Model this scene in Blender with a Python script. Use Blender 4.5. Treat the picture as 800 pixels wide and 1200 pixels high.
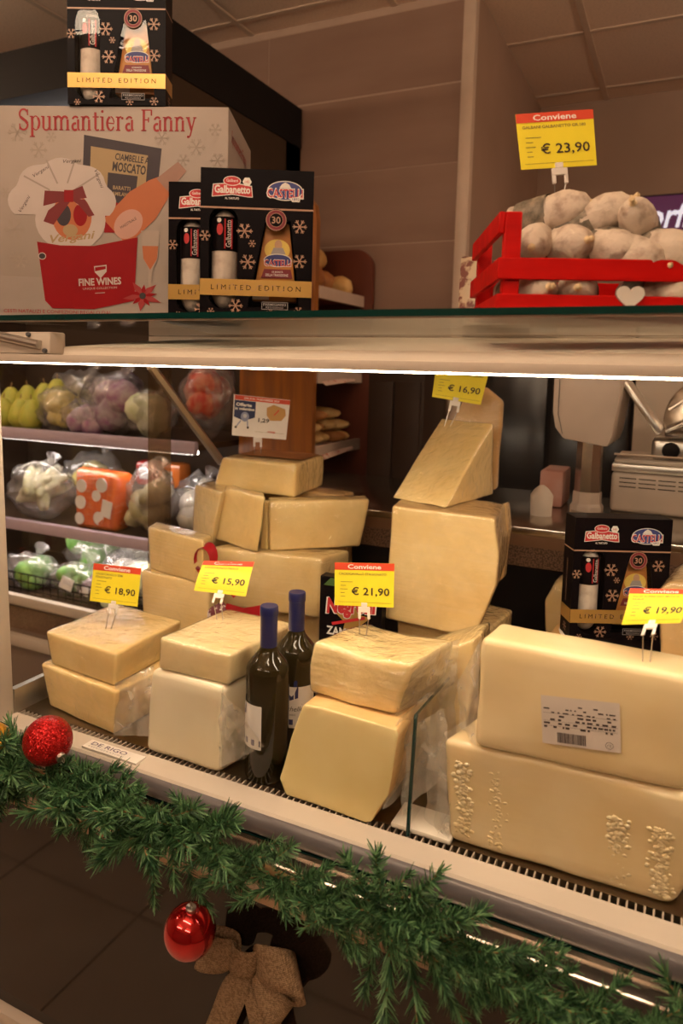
import bpy, bmesh, math, random
from mathutils import Vector, Matrix, noise

for o in list(bpy.data.objects):
    bpy.data.objects.remove(o)
S = bpy.context.scene
COL = S.collection
random.seed(7)
PI = math.pi

# ------------------------------------------------------------------ camera, world, exposure
cam = bpy.data.cameras.new('camera')
cam_o = bpy.data.objects.new('camera', cam)
COL.objects.link(cam_o)
cam.sensor_fit = 'VERTICAL'
cam.sensor_height = 36.0
cam.lens = 855 / 1200 * 36.0
cam.shift_x = 20 / 1200
cam.shift_y = -82 / 1200
cam.clip_start = 0.02
cam.dof.use_dof = True
cam.dof.focus_distance = 1.30
cam.dof.aperture_fstop = 3.6
yaw, pitch, roll = math.radians(-26.2), math.radians(5.6), math.radians(-1.45)
fwd = Vector((math.sin(yaw) * math.cos(pitch), math.cos(yaw) * math.cos(pitch), -math.sin(pitch)))
right = Vector((math.cos(yaw), -math.sin(yaw), 0))
down = fwd.cross(right)
r_ = math.cos(roll) * right + math.sin(roll) * down
d_ = -math.sin(roll) * right + math.cos(roll) * down
m = Matrix.Identity(4)
for i in range(3):
    m[i][0] = r_[i]; m[i][1] = -d_[i]; m[i][2] = -fwd[i]
m[2][3] = 1.5
cam_o.matrix_world = m
S.camera = cam_o

S.view_settings.view_transform = 'Standard'
S.view_settings.look = 'None'
S.view_settings.gamma = 1.0
S.view_settings.use_curve_mapping = False
S.view_settings.exposure = 0.45

w = bpy.data.worlds.new('world')
S.world = w
w.use_nodes = True
w.node_tree.nodes['Background'].inputs[0].default_value = (1.0, 0.8, 0.6, 1)
w.node_tree.nodes['Background'].inputs[1].default_value = 0.05

# ------------------------------------------------------------------ materials
MATS = {}
def sock(n, name):
    return n.inputs[name]
def pm(name, col, rough=0.5, metal=0.0, col2=None, nscale=20.0, bump=0.0, bscale=60.0, coat=0.0, coatr=0.1,
       coatbump=0.0, spec=0.5, sss=0.0, trans=0.0, emit=None, estr=0.0, stretch=(1, 1, 1), detail=4.0, ior=1.45, alpha=1.0,
       lo=0.35, hi=0.65, streak=(0.35, 0.6, 2.4)):
    if name in MATS:
        return MATS[name]
    mt = bpy.data.materials.new(name)
    mt.use_nodes = True
    nt = mt.node_tree
    b = nt.nodes['Principled BSDF']
    c4 = (*col, 1)
    b.inputs['Base Color'].default_value = c4
    b.inputs['Roughness'].default_value = rough
    b.inputs['Metallic'].default_value = metal
    b.inputs['Specular IOR Level'].default_value = spec
    b.inputs['IOR'].default_value = ior
    b.inputs['Alpha'].default_value = alpha
    if coat:
        b.inputs['Coat Weight'].default_value = coat
        b.inputs['Coat Roughness'].default_value = coatr
    if sss:
        b.inputs['Subsurface Weight'].default_value = sss
        b.inputs['Subsurface Radius'].default_value = (0.02, 0.012, 0.006)
        b.inputs['Subsurface Scale'].default_value = 1.0
    if trans:
        b.inputs['Transmission Weight'].default_value = trans
    if emit:
        b.inputs['Emission Color'].default_value = (*emit, 1)
        b.inputs['Emission Strength'].default_value = estr
    tc = nt.nodes.new('ShaderNodeTexCoord')
    mp = nt.nodes.new('ShaderNodeMapping')
    mp.inputs['Scale'].default_value = stretch
    nt.links.new(tc.outputs['Object'], mp.inputs['Vector'])
    n = nt.nodes.new('ShaderNodeTexNoise')
    n.inputs['Scale'].default_value = nscale
    n.inputs['Detail'].default_value = detail
    nt.links.new(mp.outputs[0], n.inputs['Vector'])
    ramp = nt.nodes.new('ShaderNodeValToRGB')
    ramp.color_ramp.elements[0].position = lo
    ramp.color_ramp.elements[1].position = hi
    k = tuple(min(1, c * 0.94) for c in col)
    ramp.color_ramp.elements[0].color = c4
    ramp.color_ramp.elements[1].color = (*(col2 if col2 else k), 1)
    nt.links.new(n.outputs['Fac'], ramp.inputs[0])
    nt.links.new(ramp.outputs[0], b.inputs['Base Color'])
    if bump or coatbump:
        n2 = nt.nodes.new('ShaderNodeTexNoise')
        n2.inputs['Scale'].default_value = bscale
        n2.inputs['Detail'].default_value = 3.0
        nt.links.new(mp.outputs[0], n2.inputs['Vector'])
        if bump:
            bp = nt.nodes.new('ShaderNodeBump')
            bp.inputs['Strength'].default_value = bump
            bp.inputs['Distance'].default_value = 0.004
            nt.links.new(n2.outputs['Fac'], bp.inputs['Height'])
            nt.links.new(bp.outputs[0], b.inputs['Normal'])
        if coatbump:
            bp = nt.nodes.new('ShaderNodeBump')
            bp.inputs['Strength'].default_value = coatbump
            bp.inputs['Distance'].default_value = 0.016
            mp3 = nt.nodes.new('ShaderNodeMapping')
            mp3.inputs['Scale'].default_value = streak
            mp3.inputs['Rotation'].default_value = (0.15, 0.12, 0.1)
            nt.links.new(tc.outputs['Object'], mp3.inputs['Vector'])
            n3 = nt.nodes.new('ShaderNodeTexNoise')
            n3.inputs['Scale'].default_value = 34.0
            n3.inputs['Detail'].default_value = 5.0
            n3.inputs['Distortion'].default_value = 1.2
            nt.links.new(mp3.outputs[0], n3.inputs['Vector'])
            vo = nt.nodes.new('ShaderNodeTexVoronoi')
            vo.inputs['Scale'].default_value = 30.0
            nt.links.new(mp3.outputs[0], vo.inputs['Vector'])
            ad = nt.nodes.new('ShaderNodeMath'); ad.operation = 'MULTIPLY_ADD'; ad.inputs[1].default_value = 0.8
            nt.links.new(vo.outputs['Distance'], ad.inputs[0]); nt.links.new(n3.outputs['Fac'], ad.inputs[2])
            nt.links.new(ad.outputs[0], bp.inputs['Height'])
            if coatbump > .5:      # pale streaks in the base colour for the film's haze and glints
                r2 = nt.nodes.new('ShaderNodeMapRange'); r2.inputs[1].default_value = .56; r2.inputs[2].default_value = .78; r2.inputs[4].default_value = .28
                nt.links.new(n3.outputs['Fac'], r2.inputs[0])
                mx = nt.nodes.new('ShaderNodeMix'); mx.data_type = 'RGBA'; mx.inputs[7].default_value = (.90, .80, .62, 1)
                nt.links.new(r2.outputs[0], mx.inputs[0]); nt.links.new(ramp.outputs[0], mx.inputs[6]); nt.links.new(mx.outputs[2], b.inputs['Base Color'])
            nt.links.new(bp.outputs[0], b.inputs['Coat Normal'])
    MATS[name] = mt
    return mt

def glassy(name, tint=(1, 1, 1), refl=1.0, rough=0.0, bump=0.0, bscale=30.0, white=0.0, whitecol=(0.8, 0.8, 0.8)):
    """thin clear sheet: transparent + fresnel gloss (+ some milky diffuse)"""
    if name in MATS:
        return MATS[name]
    mt = bpy.data.materials.new(name)
    mt.use_nodes = True
    nt = mt.node_tree
    for n in list(nt.nodes):
        if n.type == 'BSDF_PRINCIPLED':
            nt.nodes.remove(n)
    out = nt.nodes['Material Output']
    tr = nt.nodes.new('ShaderNodeBsdfTransparent')
    tr.inputs[0].default_value = (*tint, 1)
    gl = nt.nodes.new('ShaderNodeBsdfGlossy')
    gl.inputs['Roughness'].default_value = rough
    fr = nt.nodes.new('ShaderNodeLayerWeight')      # 'Facing' is the same from both sides of the sheet
    fr.inputs['Blend'].default_value = 0.5
    pw = nt.nodes.new('ShaderNodeMath')
    pw.operation = 'POWER'
    pw.inputs[1].default_value = 5.0
    nt.links.new(fr.outputs['Facing'], pw.inputs[0])
    mul = nt.nodes.new('ShaderNodeMath')
    mul.operation = 'MULTIPLY_ADD'
    mul.inputs[1].default_value = 0.92
    mul.inputs[2].default_value = 0.045 * refl
    mul.use_clamp = True
    nt.links.new(pw.outputs[0], mul.inputs[0])
    mix = nt.nodes.new('ShaderNodeMixShader')
    nt.links.new(mul.outputs[0], mix.inputs[0])
    last = tr
    tc = nt.nodes.new('ShaderNodeTexCoord')
    n2 = nt.nodes.new('ShaderNodeTexNoise')
    n2.inputs['Scale'].default_value = bscale
    n2.inputs['Detail'].default_value = 4.0
    n2.inputs['Distortion'].default_value = 0.8
    nt.links.new(tc.outputs['Object'], n2.inputs['Vector'])
    if white:
        df = nt.nodes.new('ShaderNodeBsdfDiffuse')
        df.inputs[0].default_value = (*whitecol, 1)
        mw = nt.nodes.new('ShaderNodeMixShader')
        rr = nt.nodes.new('ShaderNodeMapRange')
        rr.inputs[1].default_value = 0.3
        rr.inputs[2].default_value = 0.75
        rr.inputs[3].default_value = white * 0.35
        rr.inputs[4].default_value = min(1, white * 1.6)
        nt.links.new(n2.outputs['Fac'], rr.inputs[0])
        nt.links.new(rr.outputs[0], mw.inputs[0])
        nt.links.new(tr.outputs[0], mw.inputs[1])
        nt.links.new(df.outputs[0], mw.inputs[2])
        last = mw
    nt.links.new(last.outputs[0], mix.inputs[1])
    nt.links.new(gl.outputs[0], mix.inputs[2])
    if bump:
        bp = nt.nodes.new('ShaderNodeBump')
        bp.inputs['Strength'].default_value = bump
        bp.inputs['Distance'].default_value = 0.006
        nt.links.new(n2.outputs['Fac'], bp.inputs['Height'])
        nt.links.new(bp.outputs[0], gl.inputs['Normal'])
        nt.links.new(bp.outputs[0], fr.inputs['Normal'])
    nt.links.new(mix.outputs[0], out.inputs['Surface'])
    MATS[name] = mt
    return mt

def emitter(name, col, strength):
    if name in MATS:
        return MATS[name]
    mt = bpy.data.materials.new(name)
    mt.use_nodes = True
    nt = mt.node_tree
    for n in list(nt.nodes):
        if n.type == 'BSDF_PRINCIPLED':
            nt.nodes.remove(n)
    e = nt.nodes.new('ShaderNodeEmission')
    e.inputs[0].default_value = (*col, 1)
    e.inputs[1].default_value = strength
    nt.links.new(e.outputs[0], nt.nodes['Material Output'].inputs['Surface'])
    MATS[name] = mt
    return mt

def flat(name, col, rough=0.55, **k):
    return pm('print_' + name, col, rough, **k)

# ------------------------------------------------------------------ mesh helpers
class MB:
    def __init__(self):
        self.v = []; self.f = []; self.mi = []; self.cur = 0; self.sm = []; self.smooth = False
    def add(self, vs, fs, M=None):
        b = len(self.v)
        for p in vs:
            p = Vector(p)
            self.v.append(tuple(M @ p) if M is not None else tuple(p))
        for f in fs:
            self.f.append([b + i for i in f]); self.mi.append(self.cur); self.sm.append(self.smooth)
        return self
    def box(self, a, b, M=None):
        x0, y0, z0 = a; x1, y1, z1 = b
        vs = [(x0, y0, z0), (x1, y0, z0), (x1, y1, z0), (x0, y1, z0), (x0, y0, z1), (x1, y0, z1), (x1, y1, z1), (x0, y1, z1)]
        return self.add(vs, [(0, 3, 2, 1), (4, 5, 6, 7), (0, 1, 5, 4), (1, 2, 6, 5), (2, 3, 7, 6), (3, 0, 4, 7)], M)
    def prism(self, pts, d, M=None):
        """pts: 3-D polygon; d: extrusion vector"""
        n = len(pts); d = Vector(d)
        P = [Vector(p) for p in pts]
        vs = P + [p + d for p in P]
        # orientation
        nrm = Vector((0, 0, 0))
        for i in range(n):
            a, b = P[i], P[(i + 1) % n]
            nrm += a.cross(b)
        fs = [list(range(n)), list(range(2 * n - 1, n - 1, -1))] + [(i, i + n, (i + 1) % n + n, (i + 1) % n) for i in range(n)]
        if nrm.dot(d) > 0:
            fs = [list(reversed(f)) for f in fs]
        return self.add(vs, fs, M)
    def sweep(self, prof, x0, x1, close=True, M=None):
        """profile [(y,z)] swept along x"""
        n = len(prof)
        vs = [(x0, y, z) for y, z in prof] + [(x1, y, z) for y, z in prof]
        m_ = n if close else n - 1
        fs = [(i, (i + 1) % n, (i + 1) % n + n, i + n) for i in range(m_)]
        if close:
            fs += [list(range(n - 1, -1, -1)), list(range(n, 2 * n))]
        return self.add(vs, fs, M)
    def lathe(self, prof, seg=24, M=None, axis='z'):
        """profile [(r, h)] around z"""
        vs = []; fs = []
        n = len(prof)
        for i in range(seg):
            a = 2 * PI * i / seg
            for r, h in prof:
                vs.append((r * math.cos(a), r * math.sin(a), h))
        for i in range(seg):
            j = (i + 1) % seg
            for k in range(n - 1):
                fs.append((i * n + k, j * n + k, j * n + k + 1, i * n + k + 1))
        return self.add(vs, fs, M)
    def tube(self, pts, r, seg=8, cap=True, rs=None, M=None):
        P = [Vector(p) for p in pts]
        n = len(P); vs = []; fs = []
        up = Vector((0, 0, 1)); prev = None
        for i, p in enumerate(P):
            t = (P[min(i + 1, n - 1)] - P[max(i - 1, 0)]).normalized()
            if prev is None:
                a = t.cross(up)
                if a.length < 1e-3: a = t.cross(Vector((1, 0, 0)))
            else:
                a = prev - t * prev.dot(t)
            a.normalize(); prev = a
            b = t.cross(a)
            rr = rs[i] if rs else r
            for k in range(seg):
                q = 2 * PI * k / seg
                vs.append(p + a * (rr * math.cos(q)) + b * (rr * math.sin(q)))
        for i in range(n - 1):
            for k in range(seg):
                l = (k + 1) % seg
                fs.append((i * seg + k, i * seg + l, (i + 1) * seg + l, (i + 1) * seg + k))
        if cap:
            fs.append(list(range(seg - 1, -1, -1))); fs.append(list(range((n - 1) * seg, n * seg)))
        return self.add(vs, fs, M)
    def strip(self, A, B, M=None):
        """ribbon between two polylines"""
        n = len(A)
        return self.add(list(A) + list(B), [(i, i + 1, n + i + 1, n + i) for i in range(n - 1)], M)
    def build(self, name, mats, parent=None, smooth=False, bevel=0.0, seg=2, fix=True):
        me = bpy.data.meshes.new(name)
        me.from_pydata([tuple(v) for v in self.v], [], self.f)
        if not isinstance(mats, (list, tuple)): mats = [mats]
        for q in mats: me.materials.append(q)
        if len(mats) > 1:
            for p, i in zip(me.polygons, self.mi): p.material_index = i
        if fix or bevel:
            bm = bmesh.new(); bm.from_mesh(me)
            if fix: bmesh.ops.recalc_face_normals(bm, faces=bm.faces)
            if bevel:
                ed = [e for e in bm.edges if len(e.link_faces) == 2 and e.calc_face_angle(0) > 0.5]
                bmesh.ops.bevel(bm, geom=ed, offset=bevel, segments=seg, profile=0.5, affect='EDGES', clamp_overlap=True)
            bm.to_mesh(me); bm.free()
        if smooth or bevel:
            me.polygons.foreach_set('use_smooth', [True] * len(me.polygons))
            if bevel or smooth == 'auto':
                me.set_sharp_from_angle(angle=math.radians(40))
        return link(name, me, parent)

def link(name, me, parent=None):
    o = bpy.data.objects.new(name, me)
    COL.objects.link(o)
    if parent is not None: o.parent = parent
    return o
def tag(o, label, cat, group=None):
    o['label'] = label; o['category'] = cat
    if group: o['group'] = group
    return o
def thing(name, label, cat, loc=(0, 0, 0), rz=0.0, group=None):
    o = bpy.data.objects.new(name, None)
    COL.objects.link(o)
    o.empty_display_size = 0.02
    o.location = loc; o.rotation_euler = (0, 0, rz)
    return tag(o, label, cat, group)
def struct(o):
    o['kind'] = 'structure'
    return o
def copy_tree(o, parent=None):
    c = o.copy(); COL.objects.link(c); c.parent = parent
    for ch in list(o.children): copy_tree(ch, c)
    return c
def T(x, y, z): return Matrix.Translation((x, y, z))
def RX(a): return Matrix.Rotation(a, 4, 'X')
def RY(a): return Matrix.Rotation(a, 4, 'Y')
def RZ(a): return Matrix.Rotation(a, 4, 'Z')
def SC(x, y, z): return Matrix.Diagonal((x, y, z, 1))

TXT = {}
def text2d(s, size=1.0, shear=0.0, bold=0.0, space=1.0):
    key = (s, shear, bold, space)
    if key not in TXT:
        cu = bpy.data.curves.new('t', 'FONT')
        cu.body = s; cu.size = 1.0; cu.shear = shear; cu.offset = bold; cu.space_character = space
        cu.resolution_u = 2; cu.align_x = 'CENTER'; cu.align_y = 'CENTER'
        ob = bpy.data.objects.new('t', cu); COL.objects.link(ob)
        dg = bpy.context.evaluated_depsgraph_get(); dg.update()
        me = bpy.data.meshes.new_from_object(ob.evaluated_get(dg))
        vs = [v.co.copy() for v in me.vertices]; fs = [list(p.vertices) for p in me.polygons]
        bpy.data.objects.remove(ob); bpy.data.curves.remove(cu); bpy.data.meshes.remove(me)
        if vs:
            x0 = min(v.x for v in vs); x1 = max(v.x for v in vs); y0 = min(v.y for v in vs); y1 = max(v.y for v in vs)
            vs = [(v.x - (x0 + x1) / 2, v.y - (y0 + y1) / 2) for v in vs]
            TXT[key] = (vs, fs, x1 - x0, y1 - y0)
        else:
            TXT[key] = ([], [], 1, 1)
    return TXT[key]

class Art:
    """flat print built from stacked coloured shapes; local plane (u,v) -> 3-D through frame(u, v, n)"""
    def __init__(self, frame, step=0.000025, base=0.0003):
        self.mb = MB(); self.mats = []; self.n = base; self.step = step; self.fr = frame
    def mat(self, m_):
        if m_ not in self.mats: self.mats.append(m_)
        self.mb.cur = self.mats.index(m_)
    def poly(self, m_, pts):
        self.mat(m_); self.n += self.step
        a = sum(pts[i][0] * pts[(i + 1) % len(pts)][1] - pts[(i + 1) % len(pts)][0] * pts[i][1] for i in range(len(pts)))
        if a < 0: pts = list(reversed(pts))
        self.mb.add([self.fr(u, v, self.n) for u, v in pts], [list(range(len(pts)))])
    def rect(self, m_, u0, v0, u1, v1):
        self.poly(m_, [(u0, v0), (u1, v0), (u1, v1), (u0, v1)])
    def ell(self, m_, u, v, a, b=None, seg=28, rot=0.0, a0=0, a1=2 * PI):
        b = b if b else a
        c, s = math.cos(rot), math.sin(rot)
        P = []
        k = seg if a1 - a0 > 6.2 else seg + 1
        for i in range(k):
            t = a0 + (a1 - a0) * i / seg
            x, y = a * math.cos(t), b * math.sin(t)
            P.append((u + c * x - s * y, v + s * x + c * y))
        self.poly(m_, P)
    def text(self, m_, s, u, v, w=None, h=None, rot=0.0, shear=0.0, bold=0.0, space=1.0):
        vs, fs, tw, th = text2d(s, 1, shear, bold, space)
        kx = w / tw if w else h / th
        ky = h / th if h else kx
        self.mat(m_); self.n += self.step
        c, q = math.cos(rot), math.sin(rot)
        self.mb.add([self.fr(u + c * x * kx - q * y * ky, v + q * x * kx + c * y * ky, self.n) for x, y in vs], fs)
    def line(self, m_, pts, wd):
        n = len(pts); L = []; Rr = []
        for i in range(n):
            a = pts[max(i - 1, 0)]; b = pts[min(i + 1, n - 1)]
            dx, dy = b[0] - a[0], b[1] - a[1]; l = math.hypot(dx, dy) or 1
            L.append((pts[i][0] - dy / l * wd / 2, pts[i][1] + dx / l * wd / 2)); Rr.append((pts[i][0] + dy / l * wd / 2, pts[i][1] - dx / l * wd / 2))
        self.mat(m_); self.n += self.step
        self.mb.strip([self.fr(u, v, self.n) for u, v in Rr], [self.fr(u, v, self.n) for u, v in L])
    def flake(self, m_, u, v, r):
        self.mat(m_); self.n += self.step
        for k in range(6):
            a = k * PI / 3
            c, s = math.cos(a), math.sin(a); t = r * 0.07
            q = [(0, -t), (r, -t), (r, t), (0, t)]
            self.mb.add([self.fr(u + c * x - s * y, v + s * x + c * y, self.n) for x, y in q], [(0, 1, 2, 3)])
            for sg in (-1, 1):
                q = [(r * .5, 0), (r * .82, sg * r * .28), (r * .9, sg * r * .22), (r * .64, 0)]
                self.mb.add([self.fr(u + c * x - s * y, v + s * x + c * y, self.n + self.step * .3) for x, y in q], [(0, 1, 2, 3)])
    def build(self, name, parent):
        return self.mb.build(name, self.mats, parent, fix=False)

def rot_frame(origin, ux, uy):
    """planar frame from world vectors"""
    o = Vector(origin); ux = Vector(ux).normalized(); uy = Vector(uy).normalized(); nn = ux.cross(uy).normalized()
    return lambda u, v, n: o + ux * u + uy * v + nn * n
FRONT = lambda u, v, n: Vector((u, -n, v))     # local front face (faces -y)

# ------------------------------------------------------------------ base materials
m_wall = pm('wall_tile', (0.28, 0.165, 0.115), 0.6, col2=(0.23, 0.13, 0.088), nscale=3, bump=0.05, bscale=14, stretch=(.6, 1, 2))
m_grout = pm('grout', (0.46, 0.32, 0.24), 0.8)
m_walldark = pm('wall_paint', (0.36, 0.23, 0.165), 0.6, col2=(0.31, 0.195, 0.135), nscale=2.5)
m_trimw = pm('trim_white', (0.56, 0.42, 0.32), 0.45)
m_ceil = pm('ceiling_panel', (0.86, 0.66, 0.51), 0.9, col2=(0.70, 0.52, 0.39), nscale=130, bump=0.4, bscale=120, lo=0.5, hi=0.72)
m_tbar = pm('ceiling_bar', (0.66, 0.50, 0.38), 0.5)
m_floor = pm('floor_tile', (0.50, 0.39, 0.29), 0.35, col2=(0.44, 0.33, 0.24), nscale=5)
m_fgrout = pm('floor_grout', (0.10, 0.07, 0.05), 0.8)
m_cream = pm('cream_metal', (0.56, 0.48, 0.40), 0.38, col2=(0.52, 0.445, 0.37), nscale=6, spec=0.4)
m_alu = pm('aluminium', (0.62, 0.58, 0.53), 0.28, 0.9, nscale=40, stretch=(.05, 1, 1))
m_steel = pm('steel', (0.55, 0.50, 0.44), 0.22, 1.0, nscale=60, stretch=(.05, 1, 1))
m_deck = pm('deck_steel', (0.30, 0.24, 0.18), 0.3, 1.0, nscale=8)
m_bump = pm('bumper_grey', (0.16, 0.15, 0.16), 0.3, 0.0, coat=.3)
m_tooth = pm('tooth_metal', (0.46, 0.38, 0.30), 0.4, 0.2)
m_greyface = pm('grey_profile', (0.10, 0.10, 0.11), 0.45)
m_copper = pm('bronze_trim', (0.55, 0.38, 0.26), 0.35, 0.3)
m_panel = pm('dark_gloss_panel', (0.022, 0.014, 0.010), 0.06, 0.0, spec=0.5, ior=1.5)
m_black = pm('black_matte', (0.010, 0.008, 0.008), 0.6, spec=.12)
m_mirror = pm('polished_lid', (0.80, 0.72, 0.62), 0.4, 0.0, nscale=2, spec=.25)
m_glass = glassy('clear_glass', (0.98, 0.99, 0.985), 0.6)
m_endglass = glassy('end_glass', (0.96, 0.97, 0.95), 0.8)
m_tint = glassy('bronze_glass', (0.42, 0.32, 0.22), 1.0, white=0.22, whitecol=(.30, .2, .12), bscale=4)
m_gedge = pm('glass_edge', (0.003, 0.030, 0.025), 0.08, spec=0.6)
m_wood = pm('cabinet_wood', (0.36, 0.12, 0.015), 0.4, col2=(0.20, 0.07, 0.02), nscale=5, stretch=(6, 6, .5))
m_wood2 = pm('red_wood', (0.14, 0.03, 0.012), 0.5, col2=(0.10, 0.02, 0.008), nscale=6)
m_fridge = pm('fridge_dark', (0.050, 0.030, 0.018), 0.5, spec=.2)
m_lilac = pm('shelf_lip', (0.52, 0.42, 0.52), 0.3, coat=.3)
m_mesh = pm('perforated_brown', (0.20, 0.115, 0.075), 0.5, col2=(0.09, 0.05, 0.03), nscale=240, lo=.45, hi=.55)
m_lamp = emitter('case_lamp', (1.0, 0.80, 0.58), 26.0)
m_ceillamp = emitter('ceiling_lamp_glow', (1.0, 0.75, 0.52), 19.0)
m_flamp = emitter('fridge_lamp_glow', (1.0, 0.86, 0.78), 16.0)

def boxobj(name, a, b, mat, parent=None, bevel=0.0, seg=2):
    return MB().box(a, b).build(name, mat, parent, bevel=bevel, seg=seg)

# ------------------------------------------------------------------ room
CZ = 2.806
floor = struct(boxobj('floor', (-4.2, -3, -0.1), (3, 3.9, -0.008), m_fgrout))
tl = None
tw = 0.45
for ix in range(-8, 4):
    for iy in range(-4, 3):
        if tl is None:
            tl = MB().box((0.003, 0.003, -0.008), (tw - .003, tw - .003, 0)).build('floor_tile', m_floor, floor)
            t = tl
        else:
            t = link('floor_tile', tl.data, floor)
        t.location = (ix * tw + .1, iy * tw - .02, 0)

ceil_ = struct(boxobj('ceiling', (-4.2, -3, CZ + .03), (3, 3.9, CZ + .12), m_ceil))
pn = None
for ix in range(-7, 6):
    for iy in range(-9, 2):
        x0 = -.427 + ix * .6; y0 = 3.05 + iy * .6
        if y0 < -3: continue
        if pn is None:
            pn = MB().box((.012, .012, 0), (.588, .588, .02)).build('ceiling_panel', m_ceil, ceil_); p = pn
        else:
            p = link('ceiling_panel', pn.data, ceil_)
        p.location = (x0, y0, CZ + .004)
for ix in range(-7, 6):
    x = -.427 + ix * .6
    boxobj('ceiling_bar', (x - .012, -3, CZ), (x + .012, 3.8, CZ + .012), m_tbar, ceil_)
for iy in range(-10, 2):
    y = 3.05 + iy * .6
    boxobj('ceiling_bar', (-4.2, y - .012, CZ + .0005), (3, y + .012, CZ + .0125), m_tbar, ceil_)

wb = struct(boxobj('wall_back', (-4.2, 2.57, 0), (-.742, 2.72, CZ + .05), m_grout))
ti = None
zr = [2.513 + .27, 2.513, 2.24, 1.971, 1.70, 1.43, 1.16, .89]
for k in range(len(zr) - 1):
    for j in range(-4, 1):
        if ti is None:
            ti = MB().box((.0015, 0, .0015), (.8045, .012, .2685)).build('wall_tile', m_wall, wb); q = ti
        else:
            q = link('wall_tile', ti.data, wb)
        q.location = (-1.548 + j * .806, 2.5685, zr[k + 1])
struct(boxobj('wall_side', (-.742, 2.58, 0), (-.73, 3.8, CZ + .05), m_walldark))
struct(boxobj('trim_1', (-.765, 2.548, 0), (-.722, 2.59, CZ), m_trimw, bevel=.003))
struct(boxobj('wall_far', (-.8, 3.8, 0), (3, 3.9, CZ + .05), m_walldark))
struct(boxobj('wall_right', (3, -3, 0), (3.1, 3.9, CZ + .05), m_walldark))
struct(boxobj('wall_left', (-4.3, -3, 0), (-4.2, 2.72, CZ + .05), m_walldark))
struct(boxobj('wall_front', (-4.3, -3.1, 0), (3.1, -3, CZ + .05), pm('front_wall_dark', (.13, .09, .07), .7)))  # unseen wall, darkened to weaken its reflection in the front glass

# aisle luminaires hung low to light the ceiling; staff-side one added as fill
LAMPS = ((-1.7, -1.3, 1.3, 0, 'long suspended lamp over the aisle, left of the viewer'), (.4, -1.3, 1.3, 0, 'long suspended lamp over the aisle, right of the viewer'),
         (-.6, .15, 1.3, 0, 'long suspended lamp just before the counter front'), (1.2, 2.2, 1.2, PI / 2, 'unseen suspended lamp added over the staff passage to brighten the rear walls'),
         (-2.9, .9, 1.3, PI / 2, 'long suspended lamp before the produce refrigerator'))
for k, (x, y, l, rz, lb_) in enumerate(LAMPS):
    t = thing('ceiling_lamp', lb_, 'lamp', (x, y, 2.50), rz, group='suspended linear lamps')
    MB().tube([(-l / 2, 0, 0), (l / 2, 0, 0)], .045, 12).build('lamp_tube', m_ceillamp, t, smooth='auto')
    for s in (-1, 1):
        MB().lathe([(0, 0), (.05, 0), (.05, .03), (0, .03)], 12, T(s * l / 2 - .015, 0, 0) @ RY(PI / 2)).build('end_cap', m_alu, t)
        MB().tube([(s * l * .4, 0, .04), (s * l * .4, 0, CZ - 2.5)], .003, 5).build('suspension_wire', m_alu, t)

# ------------------------------------------------------------------ display counter
DZ = 0.80
CX0, CX1 = -1.165, 0.62
counter = thing('display_counter', 'refrigerated glass display counter with cream rail and dark glossy front panel', 'counter', (0, 0, 0))
def cpart(name, a, b, mat, bevel=0.0): return boxobj(name, a, b, mat, counter, bevel)
cpart('deck', (CX0, 1.012, DZ - .03), (CX1, 1.70, DZ), m_deck)
cpart('tank', (CX0 - .03, .97, .2), (CX1, 1.72, DZ - .031), m_greyface)
rail = MB().sweep([(.951, .7935), (.9545, .797), (.996, .80), (.996, .775), (.953, .775)], CX0 - .06, CX1).build('rail_top', m_cream, counter)
gr = cpart('air_grille', (CX0, .996, DZ - .03), (CX1, 1.012, DZ - .018), m_black)
tooth = None
for i in range(150):
    x = CX0 + .006 + i * .011
    if tooth is None:
        tooth = MB().box((-.0012, .9965, DZ - .018), (.0012, 1.0125, DZ - .0005)).build('grille_tooth', m_tooth, gr); q = tooth
    else:
        q = link('grille_tooth', tooth.data, gr)
    q.location = (x, 0, 0)
prof = [(.951, .793)]
for k in range(9):
    a = k / 8 * PI
    prof.append((.951 - .011 * math.sin(a), .7755 + .0175 * math.cos(a)))
prof += [(.97, .758), (.97, .79)]
MB().sweep(prof, CX0 - .06, CX1).build('bumper', m_bump, counter, smooth='auto')
MB().sweep([(.97, .757), (.9462, .757), (.9462, .7545), (.97, .7545)], CX0 - .06, CX1).build('glass_foot_edge', m_gedge, counter)
MB().sweep([(.97, .7535), (.9465, .7535), (.9465, .746), (.920, .7425), (.918, .741), (.918, .739), (.97, .739)], CX0 - .06, CX1).build('ledge', m_steel, counter)
MB().sweep([(.97, .7385), (.9195, .7385), (.934, .702), (.97, .702)], CX0 - .06, CX1).build('grey_apron', m_greyface, counter)
MB().sweep([(.97, .7015), (.901, .7), (.900, .698), (.900, .686), (.903, .685), (.903, .694), (.97, .694)], CX0 - .06, CX1).build('lower_trim', m_copper, counter)
cpart('front_panel', (CX0 - .06, .945, .213), (CX1, .969, .693), m_panel)
cpart('bottom_trim', (CX0 - .06, .925, .178), (CX1, .968, .212), m_cream, .003)
cpart('plinth', (CX0, 1.02, 0), (CX1, 1.68, .2), m_black)
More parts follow.
